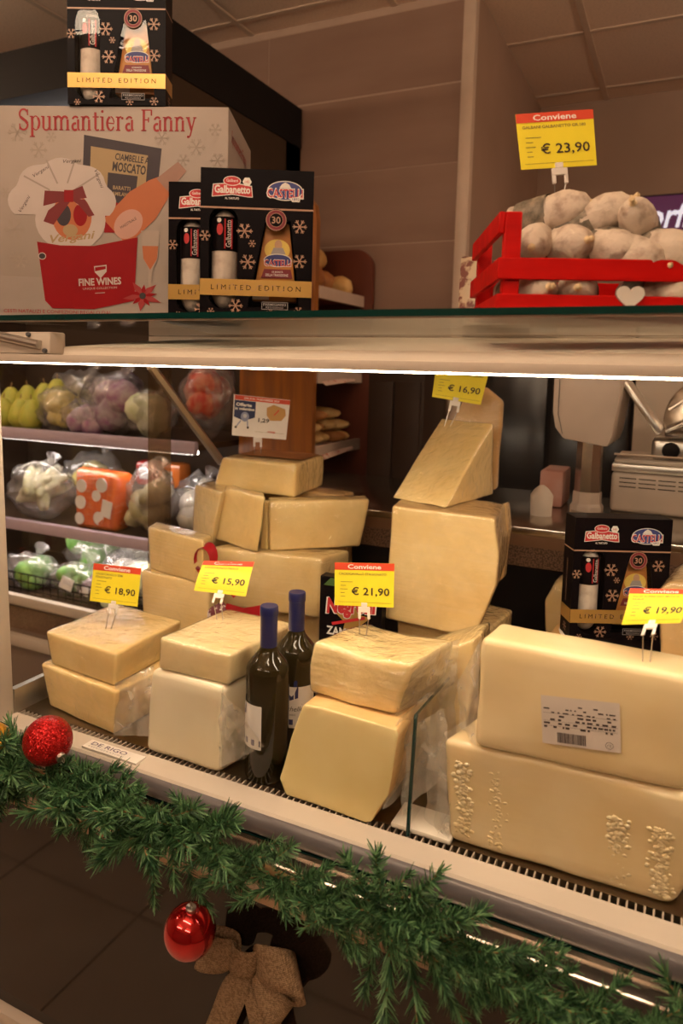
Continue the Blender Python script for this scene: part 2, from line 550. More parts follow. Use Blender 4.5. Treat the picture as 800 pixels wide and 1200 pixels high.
# front glass, ends
fg = MB(); fg.add([(CX0 - .02, .950, .795), (CX1, .950, .795), (CX1, .950, 1.503), (CX0 - .02, .950, 1.503)], [(0, 1, 2, 3)])
fg.build('front_glass', m_glass, counter)
MB().prism([(CX0 - .035, .955, DZ - .005), (CX0, .955, DZ - .005), (CX0, .990, DZ - .005), (CX0 - .035, 1.0, DZ - .005)], (0, -.02, .70)).build('end_post', m_cream, counter, bevel=.003)
eg = MB(); eg.add([(CX0 - .004, .99, DZ), (CX0 - .004, 1.40, DZ), (CX0 - .004, 1.40, 1.503), (CX0 - .004, .97, 1.503)], [(0, 1, 2, 3)])
eg.build('end_glass', m_endglass, counter)
et = MB(); et.add([(CX0 - .004, 1.40, DZ), (CX0 - .004, 1.49, DZ), (CX0 - .004, 1.49, 1.503), (CX0 - .004, 1.40, 1.503)], [(0, 1, 2, 3)])
et.build('bronze_end_panel', m_tint, counter)
cpart('end_sill', (CX0 - .012, .99, DZ), (CX0 + .002, 1.70, DZ + .05), m_alu)
MB().tube([(CX0, 1.405, 1.50), (CX0, 1.71, 1.235)], .012, 6).build('diagonal_strut', m_alu, counter)
# back panel, service ledge
cpart('back_panel', (CX0, 1.70, DZ - .03), (CX1, 1.715, 1.06), m_black)
cpart('vent_panel', (CX0, 1.692, 1.06), (CX1, 1.70, 1.108), m_mesh)
cpart('ledge_fascia', (CX0, 1.688, 1.108), (CX1, 1.70, 1.135), pm('fascia_brown', (.22, .12, .07), .4, .3))
cpart('service_ledge', (CX0, 1.685, 1.135), (CX1, 2.25, 1.153), m_steel, .003)
# canopy: light bar, lid, glass shelf
cpart('canopy_bar', (CX0 - .06, .946, 1.5015), (CX1, .952, 1.516), m_cream, .0015)
cpart('canopy_bar_top', (CX0 - .06, .9525, 1.508), (CX1, .985, 1.516), m_cream)
cpart('light_diffuser', (CX0 + .02, .953, 1.4992), (CX1, .981, 1.5075), m_lamp)
MB().sweep([(.986, 1.516), (.986, 1.528), (1.49, 1.572), (1.49, 1.574), (.984, 1.5305), (.984, 1.516)], CX0 + .14, CX1).build('canopy_lid', m_mirror, counter)
cpart('canopy_edge_rail', (CX0 - .06, 1.47, 1.50), (CX1, 1.50, 1.5745), m_cream)
br = cpart('hinge_bracket', (CX0 - .06, .952, 1.5165), (CX0 + .15, .99, 1.556), m_cream, .004)
MB().tube([(CX0 - .02, .947, 1.556), (CX0 + .13, .947, 1.533)], .008, 10).build('gas_strut', m_alu, br)
for (x, z) in ((CX0 - .02, 1.557), (CX0 + .125, 1.534), (CX0 + .14, 1.5225), (CX0 + .10, 1.551)):
    MB().lathe([(0, 0), (.004, 0), (.0045, .003), (.0035, .006), (0, .006)], 10, T(x, .952, z) @ RX(PI / 2)).build('screw', m_greyface, br)
gs = MB(); gs.box((CX0 - .06, .944, 1.5758), (CX1, 1.50, 1.5852))
gs.build('glass_shelf', glassy('shelf_glass', (.94, .98, .96), 1.0), counter)
cpart('glass_shelf_edge', (CX0 - .06, .9415, 1.5757), (CX1, .9438, 1.5853), m_gedge)
cpart('shelf_lip', (CX0 - .06, .946, 1.5735), (CX1, .952, 1.5755), m_cream)
# glass divider between the cheeses
dv = MB()
dvp = [(1.002, .802), (1.018, .978), (1.021, .982), (1.55, .96), (1.68, .955), (1.68, .802)]
dv.add([(-.335, y, z) for y, z in dvp], [list(range(len(dvp)))])
d_o = dv.build('glass_divider', m_endglass, counter)
MB().tube([(-.335, 1.001, .80), (-.335, 1.0175, .978), (-.335, 1.021, .983)], .0032, 6).build('glass_edge', m_gedge, d_o)
MB().tube([(-.335, 1.021, .983), (-.335, 1.68, .955)], .0024, 6).build('glass_edge', m_gedge, d_o)
# nameplate
pl = boxobj('nameplate', (-.953, .9585, .7985), (-.826, .985, .8015), pm('plate_white', (.8, .74, .68), .3), counter)
ux = Vector((1, 0, 0)); uy = Vector((0, 1, .02))
A = Art(rot_frame((-.890, .972, .8016), ux, uy))
ink = flat('ink_violet', (.10, .07, .16))
A.text(ink, 'DE RIGO', -.012, .003, w=.082, h=.0105, bold=.006)
A.text(flat('ink_grey', (.3, .26, .26)), 'REFRIGERATION', -.012, -.0075, w=.082, h=.0035, space=1.4)
A.build('lettering', pl)
boxobj('white_tray', (-.365, 1.006, .8005), (-.27, 1.07, .809), pm('tray_white', (.78, .72, .62), .35), None, .003)
tag(bpy.data.objects['white_tray'], 'thin white plastic tray lying under the big white cheese slab by the divider', 'tray')

sb = thing('dark_infill', 'added dark brown cupboard against the tiled wall behind the cheese tower', 'infill', (0, 0, 0))  # dark box added so the wall behind the tower reads darker
boxobj('body', (-.97, 2.30, 0), (-.77, 2.545, 1.50), pm('dark_brown', (.030, .016, .010), .5, spec=.2), sb, .004)
boxobj('door', (-.96, 2.285, .1), (-.875, 2.298, 1.47), MATS['dark_brown'], sb, .003); boxobj('door', (-.865, 2.285, .1), (-.78, 2.298, 1.47), MATS['dark_brown'], sb, .003)

# ------------------------------------------------------------------ cheeses
def cheese_mat(name, c1, c2, coat=.35, cb=.4, **k):
    return pm('cheese_' + name, c1, .42, col2=c2, nscale=9, bump=.12, bscale=45, coat=coat, coatr=.06, coatbump=cb, sss=.08, detail=6, **k)
c_yel = cheese_mat('yellow', (.90, .68, .31), (.84, .59, .23))
c_pale = cheese_mat('pale', (.88, .72, .42), (.84, .66, .34))
c_white = cheese_mat('white', (.84, .75, .55), (.82, .71, .49), coat=.4, cb=.15)
c_slab = cheese_mat('slab', (.78, .63, .37), (.74, .57, .30), coat=.4, cb=.12)
c_ivory = cheese_mat('ivory', (.74, .60, .36), (.70, .53, .27), coat=.7, cb=.3)
c_crumb = pm('cheese_crumb', (.90, .70, .34), .42, col2=(.82, .60, .25), nscale=14, bump=.7, bscale=38, coat=.9, coatr=.1, coatbump=1.0, sss=.08)
c_rind = cheese_mat('rind', (.74, .50, .22), (.62, .36, .12))
c_gold = cheese_mat('gold', (.84, .70, .35), (.80, .64, .28), coat=.2, cb=.15)
c_aged = cheese_mat('aged', (.88, .67, .33), (.80, .56, .22), coat=1.0, cb=1.0, streak=(.14, .14, 9.0))
m_cling = glassy('cling_film', (.99, .99, .985), 1.7, .05, bump=1.0, bscale=42, white=.05, whitecol=(.95, .88, .74))
m_film = glassy('plastic_film', (.99, .99, .98), 2.6, .12, bump=.6, bscale=30, white=.26, whitecol=(.90, .82, .70))

# polygon corners and depth vectors of the cheeses, tag corners and pin points (metres)
EXT = {
    'A1': [[[-1.1547, 1.0484, 0.886], [-0.9256, 1.0188, 0.886], [-0.9331, 1.0198, 0.8], [-1.1267, 1.0448, 0.8]], [0.0077, 0.1645, 0.0]],
    'A2': [[[-1.1463, 1.0542, 0.9522], [-0.9404, 1.0353, 0.9528], [-0.9452, 1.0357, 0.8868], [-1.1288, 1.0526, 0.8868]], [-0.0067, 0.2114, 0.0]],
    'B1': [[[-0.832, 1.0015, 0.9585], [-0.6723, 1.0018, 0.9585], [-0.6789, 1.0018, 0.8], [-0.8435, 1.0015, 0.8]], [0.019, 0.1279, 0.0]],
    'B2': [[[-0.8151, 1.0066, 1.0178], [-0.6641, 1.009, 1.0142], [-0.6667, 1.009, 0.9592], [-0.8149, 1.0066, 0.9592]], [0.0172, 0.1952, 0.0]],
    'C1': [[[-0.5176, 1.0025, 0.9653], [-0.4828, 1.0003, 0.9665], [-0.3577, 0.9925, 0.9665], [-0.3528, 0.9921, 0.9568], [-0.3603, 0.9926, 0.8888], [-0.3651, 0.9929, 0.8584], [-0.3914, 0.9946, 0.8068], [-0.4032, 0.9953, 0.8], [-0.5475, 1.0044, 0.8], [-0.5623, 1.0054, 0.8243], [-0.5434, 1.0042, 0.8981], [-0.5216, 1.0028, 0.9596]], [0.003, 0.17, 0]],
    'C2': [[[-0.5201, 1.0371, 1.0548], [-0.4417, 1.0322, 1.0497], [-0.3515, 1.0267, 1.0567], [-0.3592, 1.0271, 1.0196], [-0.3712, 1.0279, 0.9672], [-0.4489, 1.0327, 0.9672], [-0.5267, 1.0375, 0.9672], [-0.527, 1.0375, 1.0165]], [0.0313, 0.1393, 0.0]],
    'D1': [[[-0.2908, 1.017, 0.9595], [0.0509, 1.026, 0.9595], [0.0404, 1.0257, 0.8328], [0.0262, 1.0254, 0.8], [-0.2788, 1.0173, 0.8]], [0.0663, 0.2514, 0.0]],
    'D2': [[[-0.2404, 1.0111, 1.1251], [0.0384, 1.0265, 1.1175], [0.034, 1.0263, 0.9602], [-0.2439, 1.0109, 0.9602]], [0.008, 0.085, 0]],
    'E1': [[[-1.1336, 1.33, 1.0153], [-0.9304, 1.3235, 1.0153], [-0.9385, 1.3238, 0.8951], [-1.1176, 1.3295, 0.9077]], [0, 0.045, 0]],
    'E2': [[[-1.1371, 1.36, 1.1166], [-0.9381, 1.31, 1.1166], [-0.9339, 1.309, 1.0155], [-1.1253, 1.357, 1.0155]], [-0.02, 0.06, 0]],
    'E4': [[[-0.955, 1.38, 0.948], [-0.7296, 1.478, 0.948], [-0.7311, 1.4774, 0.7708], [-0.952, 1.3822, 0.778]], [-0.02, 0.1, 0]],
    'E3': [[[-0.965, 1.38, 1.0835], [-0.7015, 1.4233, 1.0835], [-0.7045, 1.4229, 0.9485], [-0.96, 1.3813, 0.9485]], [0.0231, 0.1051, 0.0]],
    'E5': [[[-1.0736, 1.46, 1.2109], [-0.9561, 1.4043, 1.2109], [-1.0157, 1.4325, 1.018], [-1.0824, 1.4642, 1.018]], [0.0, 0.09, 0]],
    'E6': [[[-0.9655, 1.4288, 1.2087], [-0.9406, 1.42, 1.2184], [-0.8199, 1.3775, 1.2184], [-0.8422, 1.3854, 1.0845], [-1.0153, 1.4463, 1.0845], [-0.984, 1.4353, 1.1626]], [-0.03, 0.05, 0]],
    'E7': [[[-0.86, 1.43, 1.1968], [-0.8447, 1.4273, 1.1968], [-0.842, 1.4268, 1.0845], [-0.8626, 1.4305, 1.0845]], [0.0053, 0.0295, -0.0]],
    'E8': [[[-0.8359, 1.42, 1.1988], [-0.6557, 1.5833, 1.1988], [-0.6702, 1.5702, 1.0845], [-0.8328, 1.4228, 1.0845]], [-0.03, 0.05, 0]],
    'E9': [[[-1.0225, 1.5, 1.279], [-0.8115, 1.4977, 1.279], [-0.8118, 1.4977, 1.1997], [-1.0446, 1.5002, 1.1998]], [-0.0228, 0.1974, 0.0]],
    'F1': [[[-0.5026, 1.33, 1.24], [-0.296, 1.3129, 1.24], [-0.2865, 1.3121, 1.1741], [-0.2884, 1.3122, 1.1164], [-0.3037, 1.3135, 1.0668], [-0.3271, 1.3154, 1.0085], [-0.5106, 1.3307, 1.0085]], [-0.0204, 0.1688, 0.0]],
    'F0': [[[-0.495, 1.36, 1.0075], [-0.3166, 1.3263, 1.0075], [-0.3205, 1.3269, 0.8681], [-0.49, 1.3577, 0.8617]], [0.02, 0.2, 0]],
    'F2': [[[-0.4017, 1.35, 1.2405], [-0.3644, 1.5482, 1.3991], [-0.3601, 1.5712, 1.2405]], [-0.1301, 0.0547, 0.0]],
    'F3': [[[-0.4721, 1.655, 1.2271], [-0.4852, 1.655, 1.3869], [-0.4557, 1.655, 1.4536], [-0.4149, 1.655, 1.4726], [-0.3707, 1.655, 1.4414], [-0.3763, 1.655, 1.2363]], [0, 0.028, 0]],
    'T_18': [[[-1.0813, 1.1251, 1.0884], [-0.9922, 1.168, 1.0803], [-0.9941, 1.1584, 1.0005], [-1.0841, 1.1152, 1.0104]], [-1.046, 1.1276, 0.953]],
    'T_15': [[[-0.8297, 1.1622, 1.1208], [-0.7406, 1.206, 1.1207], [-0.7329, 1.1643, 1.0634], [-0.8234, 1.1208, 1.0723]], [-0.7741, 1.1391, 1.018]],
    'T_21': [[[-0.517, 1.1018, 1.1753], [-0.4257, 1.1468, 1.1757], [-0.422, 1.1404, 1.1011], [-0.5122, 1.0963, 1.103]], [-0.466, 1.1138, 1.055]],
    'T_16': [[[-0.4946, 1.5505, 1.5195], [-0.3885, 1.6022, 1.515], [-0.4016, 1.5869, 1.4335], [-0.4983, 1.5409, 1.4485]], [-0.4642, 1.5513, 1.3898]],
    'T_19': [[[-0.0519, 1.08, 1.2089], [0.027, 1.1189, 1.2094], [0.0136, 1.0747, 1.1728], [-0.0575, 1.0393, 1.1685]], [-0.0242, 1.0503, 1.12]],
    'T_23': [[[-0.2512, 1.1162, 1.8807], [-0.1497, 1.1673, 1.8911], [-0.1392, 1.1636, 1.8097], [-0.238, 1.1139, 1.8]], [-0.186, 1.1361, 1.7691]],
    'T_of': [[[-1.043, 1.5848, 1.4332], [-0.912, 1.648, 1.4215], [-0.9151, 1.6353, 1.3195], [-1.041, 1.5743, 1.328]], [-0.9764, 1.5989, 1.2619]],
    'E10': [[[-1.0, 1.6, 1.197], [-0.74, 1.6, 1.197], [-0.74, 1.6, 0.8], [-1.0, 1.6, 0.8]], [0, 0.085, 0]],
    'F4': [[[-0.3493, 1.47, 1.2148], [-0.314, 1.47, 1.2415], [-0.3046, 1.47, 1.19], [-0.3114, 1.47, 1.0828], [-0.342, 1.47, 1.0601]], [0, 0.04, 0]],
    'C3': [[[-0.3958, 1.19, 1.0049], [-0.2929, 1.19, 1.0525], [-0.2963, 1.19, 0.9007], [-0.3062, 1.19, 0.8], [-0.3868, 1.19, 0.8]], [0, 0.12, 0]],
    'G2': [[[-0.2373, 1.55, 1.028], [-0.2188, 1.55, 1.0695], [-0.1523, 1.55, 1.087], [-0.1441, 1.55, 0.9443], [-0.2285, 1.55, 0.9277]], [0, 0.08, 0]],
    'G3': [[[-0.0194, 1.36, 1.14], [-0.003, 1.36, 1.1545], [0.0804, 1.36, 1.1557], [0.0915, 1.36, 0.9961], [-0.0115, 1.36, 0.9736]], [0.02, 0.15, 0]],
    'LABEL': [[[-0.1532, 1.0159, 1.059], [-0.0522, 1.0215, 1.0677], [-0.0481, 1.0218, 0.9992], [-0.1473, 1.0163, 0.9906]], [0, 0, 0]]}
# corners of the loose film sheets
FILMS = {
    'A1_a': [[-0.9379, 1.03, 0.8979], [-0.8704, 1.06, 0.9348], [-0.8285, 1.0, 0.8339], [-0.9333, 1.02, 0.7981]],
    'B1_a': [[-0.6765, 0.998, 0.9494], [-0.6267, 0.985, 0.9393], [-0.5721, 0.975, 0.893], [-0.6782, 0.998, 0.8145]],
    'B1_b': [[-0.671, 1.0, 0.9589], [-0.6801, 1.12, 0.9361], [-0.6531, 1.08, 0.8129], [-0.6761, 1.0, 0.8141]],
    'C1_a': [[-0.3566, 1.0, 0.9698], [-0.3155, 1.22, 1.0106], [-0.3177, 1.2, 0.8442], [-0.3729, 0.998, 0.8297]],
    'C1_b': [[-0.3478, 1.03, 0.9587], [-0.3152, 1.1, 0.9645], [-0.2861, 1.06, 0.8915], [-0.3458, 1.0, 0.83]],
    'C2_a': [[-0.3516, 1.03, 1.0561], [-0.3115, 1.15, 1.065], [-0.3082, 1.15, 0.9895], [-0.3691, 1.03, 0.9646]],
    'D1_a': [[-0.3215, 1.04, 0.9056], [-0.2862, 1.02, 0.9544], [-0.2725, 1.01, 0.797], [-0.3223, 1.04, 0.7865]],
    'D1_b': [[-0.3094, 1.05, 0.9318], [-0.2849, 1.12, 0.946], [-0.2742, 1.0, 0.8453], [-0.2967, 1.02, 0.7926]],
    'D2_a': [[-0.2814, 1.05, 1.0339], [-0.2413, 1.03, 1.1214], [-0.2412, 1.01, 0.9602], [-0.2784, 1.06, 0.9626]]}

def lump(me, amp, freq, seed):
    for v in me.vertices:
        p = v.co * freq + Vector((seed, seed * 2, 0))
        v.co += Vector((noise.noise(p), noise.noise(p + Vector((5, 1, 3))), noise.noise(p + Vector((1, 9, 7))))) * amp

def cheese(key, mat, label, name='cheese_block', bev=.006, group=None, zlo=None, amp=.0025, cat='cheese', dmul=1.0, side=None, film=False):
    poly, d = EXT[key]
    poly = [list(p) for p in poly]
    if zlo is not None:
        zm = min(p[2] for p in poly); hi = max(p[2] for p in poly)
        for p in poly:
            if p[2] < (zm + hi) / 2: p[2] = zlo
    d = Vector(d) * dmul
    mb = MB(); mb.prism(poly, d)
    me = bpy.data.meshes.new(name)
    me.from_pydata(mb.v, [], mb.f)
    bm = bmesh.new(); bm.from_mesh(me)
    bmesh.ops.recalc_face_normals(bm, faces=bm.faces)
    bmesh.ops.bevel(bm, geom=list(bm.edges), offset=bev, segments=3, profile=.5, affect='EDGES', clamp_overlap=True)
    bmesh.ops.triangulate(bm, faces=[f for f in bm.faces if len(f.verts) > 4])
    long_ = [e for e in bm.edges if e.calc_length() > .035]
    bmesh.ops.subdivide_edges(bm, edges=long_, cuts=3, use_grid_fill=True)
    long_ = [e for e in bm.edges if e.calc_length() > .03]
    bmesh.ops.subdivide_edges(bm, edges=long_, cuts=1, use_grid_fill=True)
    bm.to_mesh(me); bm.free()
    # origin at base centre
    xs = [v.co.x for v in me.vertices]; ys = [v.co.y for v in me.vertices]; zs = [v.co.z for v in me.vertices]
    c = Vector(((min(xs) + max(xs)) / 2, (min(ys) + max(ys)) / 2, min(zs)))
    for v in me.vertices: v.co -= c
    lump(me, amp, 14, sum(map(ord, key)) % 50 + .3)
    hmax = max(zs) - min(zs)
    for v in me.vertices: v.co.z = min(max(v.co.z, .0003), hmax)
    me.polygons.foreach_set('use_smooth', [True] * len(me.polygons))
    me.materials.append(mat)
    if side:
        me.materials.append(side)
        dn = d.normalized()
        for p in me.polygons:
            if p.normal.dot(-dn) < .55: p.material_index = 1
    o = link(name, me); o.location = c
    if film:
        fm = me.copy(); fm.name = 'cling_film'; fm.materials.clear(); fm.materials.append(m_cling)
        nr = [v.normal.copy() for v in fm.vertices]
        for v, n_ in zip(fm.vertices, nr):
            q = v.co * 60 + c * 7
            v.co += n_ * (.0012 + .0011 * abs(noise.noise(q)))
            v.co.z = max(v.co.z, .0002)
        link('cling_film', fm, o)
    return tag(o, label, cat, group)

G_L = 'yellow cheese blocks at the left front of the deck'
cA1 = cheese('A1', c_yel, 'lower yellow cheese block at the far left front of the counter', group=G_L, film=True)
cA2 = cheese('A2', c_yel, 'upper yellow cheese block at far left, under the 18,90 tag', group=G_L, film=True)
cB1 = cheese('B1', c_white, 'tall white cheese block between the left yellow pair and the wine bottles', bev=.012)
cB2 = cheese('B2', c_pale, 'pale cheese block on the white block, under the 15,90 tag', bev=.006, film=True)
cC1 = cheese('C1', c_gold, 'golden rounded-face cheese block standing right of the wine bottles', bev=.006, side=c_rind)
cC2 = cheese('C2', c_crumb, 'wrapped pale yellow cheese block under the 21,90 tag', bev=.008, amp=.005, film=True)
cD1 = cheese('D1', c_ivory, 'large ivory cheese slab lying lowest at the right front', bev=.011)
cD2 = cheese('D2', c_slab, 'large ivory cheese slab with a white price label, on the bottom right slab', bev=.011, name='cheese_slab')
G_B = 'wrapped cheese pieces stacked at the back left'
cheese('E1', c_aged, 'wrapped cheese block at the bottom left of the rear stack, behind the 18,90 tag', group=G_B, zlo=DZ, film=True)
cheese('E2', c_aged, 'wrapped cheese block at the left of the rear stack, on the bottom left one', group=G_B, film=True)
cheese('E4', c_aged, 'wrapped cheese block at the bottom of the rear stack, behind the bottle necks', group=G_B, zlo=DZ, film=True)
cheese('E3', c_aged, 'broad wrapped cheese block in the middle of the rear stack, behind the 15,90 tag', group=G_B, film=True)
cheese('E5', c_aged, 'leftmost slim wrapped wedge in the upper row of the rear stack', 'cheese_wedge', group=G_B, film=True)
cheese('E6', c_yel, 'broken-edged cheese wedge second from left in the upper row of the rear stack', 'cheese_wedge', group=G_B, amp=.006, film=True)
cheese('E7', c_yel, 'thin cheese slice squeezed between two wedges of the rear stack', 'cheese_slice', group=G_B, bev=.003, film=True)
cheese('E8', c_yel, 'broad flat cheese wedge at the right of the upper row of the rear stack', 'cheese_wedge', group=G_B, bev=.006, film=True)
cE9 = cheese('E9', c_yel, 'topmost cheese block of the rear stack, under the white offer sign', group=G_B, bev=.007, film=True)
cheese('E10', c_rind, 'cheese block with orange rind peeping out behind the rear stack', group=G_B, film=True)
G_T = 'cheese pieces of the tall tower in the middle'
cheese('F0', c_aged, 'cheese block at the bottom of the tall middle tower', group=G_T, zlo=DZ, film=True)
cheese('F1', c_aged, 'big wrapped half wheel piece in the middle tower with a curved right side', 'cheese_half_wheel', group=G_T, bev=.005, side=c_rind, film=True)
cheese('F2', c_yel, 'pointed cheese wedge leaning on top of the middle tower under the 16,90 tag', 'cheese_wedge', group=G_T, bev=.005, film=True)
cheese('F3', c_rind, 'upright wrapped cheese slice behind the pointed wedge on the tower', 'cheese_slice', group=G_T, bev=.008, film=True)
cheese('F4', c_rind, 'wrapped rind piece hanging at the right rear of the tower', 'cheese_piece', group=G_T, film=True)
cheese('C3', c_aged, 'crumpled-wrap cheese block behind the golden block, left of the glass divider', amp=.006, film=True)
cheese('G2', c_aged, 'pale cheese wedge standing behind the left edge of the black gift box', 'cheese_wedge', film=True)
cheese('G3', c_rind, 'rind cheese block behind the 19,90 tag at the right edge', amp=.004, film=True)
# brown rind on the topmost block
P9, d9 = EXT['E9']
rb = MB(); q0 = Vector(P9[0]); q1 = Vector(P9[1]); dd = Vector(d9)
rb.add([q0 + dd * .3 + Vector((.02, 0, .004)), q1 + dd * .3 + Vector((-.008, 0, .004)), q1 + dd * .95 + Vector((-.008, 0, .004)), q0 + dd * .95 + Vector((.02, 0, .004))], [(0, 1, 2, 3)])
o = rb.build('rind', pm('rind_brown', (.36, .15, .05), .5, col2=(.24, .09, .03), nscale=30)); 
o.parent = cE9; o.matrix_parent_inverse = cE9.matrix_basis.inverted()

# oil droplet clusters on the big slab (lumps under the film)
def attach(o, par):
    o.parent = par; o.matrix_parent_inverse = Matrix.LocRotScale(par.location, par.rotation_euler, par.scale).inverted()
    return o
PD, _ = EXT['D1']
TL_, TR_, BL_ = Vector(PD[0]), Vector(PD[1]), Vector(PD[4])
lm = MB(); lm.smooth = True
rnd = random.Random(3)
bmb = bmesh.new()
for cx, n in ((.08, 150), (.23, 130), (.70, 150), (.86, 170)):
    for k in range(n):
        u = cx + rnd.gauss(0, .017); v = .2 + .72 * rnd.random()
        if cx > .6: v = min(.93, .35 + .6 * rnd.random())
        p = TL_ + (TR_ - TL_) * u + (BL_ - TL_) * v
        s = rnd.uniform(.0018, .0048)
        bmesh.ops.create_icosphere(bmb, subdivisions=1, radius=1, matrix=T(p.x, p.y + .0005, p.z) @ RY(rnd.uniform(-.6, .6)) @ SC(s * 1.2, s * .45, s * rnd.uniform(.6, 1.2)))
me = bpy.data.meshes.new('moisture_bubbles'); bmb.to_mesh(me); bmb.free()
me.polygons.foreach_set('use_smooth', [True] * len(me.polygons)); me.materials.append(c_ivory)
o = link('moisture_bubbles', me); o['kind'] = 'stuff'; attach(o, cD1)

# price label on the upper slab
lab = EXT['LABEL'][0]
l0, l1, l3 = Vector(lab[0]), Vector(lab[1]), Vector(lab[3])
wl = (l1 - l0).length; hl = (l3 - l0).length
fr = rot_frame(l3 + Vector((0, -.0035, 0)), l1 - l0, l0 - l3)
A = Art(fr)
paper = flat('paper', (.66, .58, .52)); inkb = flat('ink', (.07, .05, .05))
A.rect(paper, 0, 0, wl, hl)
rr = random.Random(5)
for row in range(7):
    v = hl * (.80 - row * .075)
    u = wl * .03
    while u < wl * .92:
        l = wl * rr.uniform(.02, .08)
        if rr.random() < (.75 if row not in (0,) else .15): A.rect(inkb, u, v, min(u + l, wl * .95), v + hl * (.03 if row < 3 else .04))
        u += l + wl * rr.uniform(.01, .05)
u = wl * .20
for k in range(20):
    l = wl * rr.uniform(.006, .016)
    A.rect(inkb, u, hl * .06, u + l, hl * .27); u += l + wl * rr.uniform(.004, .010)
A.ell(inkb, wl * .86, hl * .13, wl * .05, hl * .07); A.ell(paper, wl * .86, hl * .13, wl * .044, hl * .06); A.text(inkb, 'CE', wl * .86, hl * .13, h=hl * .05)
for v in (.66, .5, .4): A.line(inkb, [(wl * .03, hl * v), (wl * .97, hl * v)], .0003)
attach(A.build('price_label', None), cD2)

# loose film
def sheet(name, quad, nu, nv, amp, mat, parent, seed=1.0, freq=22):
    a, b, c, d = [Vector(p) for p in quad]      # corners around
    mb = MB()
    nn = (b - a).cross(d - a).normalized()
    vs = []
    for j in range(nv + 1):
        for i in range(nu + 1):
            u, v = i / nu, j / nv
            p = a.lerp(b, u).lerp(d.lerp(c, u), v)
            p = p + nn * amp * noise.noise(p * freq + Vector((seed, 0, 0))) + nn * amp * .5 * noise.noise(p * freq * 2.7 + Vector((0, seed, 0)))
            vs.append(p)
    fs = [(j * (nu + 1) + i, j * (nu + 1) + i + 1, (j + 1) * (nu + 1) + i + 1, (j + 1) * (nu + 1) + i) for j in range(nv) for i in range(nu)]
    mb.add(vs, fs)
    o = mb.build(name, mat, None, smooth=True, fix=False)
    return attach(o, parent)
for key, quad in FILMS.items():
    par = {'A1': cA1, 'B1': cB1, 'C1': cC1, 'C2': cC2, 'D1': cD1, 'D2': cD2}[key.split('_')[0]]
    sheet('plastic_film', quad, 16, 16, .008, m_film, par, seed=len(key) + ord(key[-1]))

# ------------------------------------------------------------------ printed gift boxes
P = dict(black=flat('carton_black', (.006, .004, .005), .35, spec=.06), white=flat('white', (.72, .68, .64)), red=flat('red', (.50, .025, .03)), blue=flat('blue', (.04, .05, .20)),
         gold=flat('gold', (.55, .33, .09), .3, metal=.5), bronze=flat('bronze', (.42, .24, .16), .4), dred=flat('dark_red', (.20, .02, .03)), orange=flat('orange', (.55, .21, .04)),
         yellow=flat('yellow', (.75, .55, .12)), skin=flat('skin', (.55, .33, .2)), grey=flat('grey', (.35, .32, .32)), green=flat('green', (.06, .12, .03)))
m_salw = pm('salami_mould', (.62, .54, .46), .8, col2=(.40, .30, .24), nscale=45, bump=.6, bscale=60, lo=.45, hi=.8)
m_wedge = pm('box_cheese', (.52, .22, .05), .45, col2=(.42, .15, .03), nscale=25)
m_clear = glassy('carton_window', (.97, .97, .97), .6, .03, bump=.12, bscale=14)

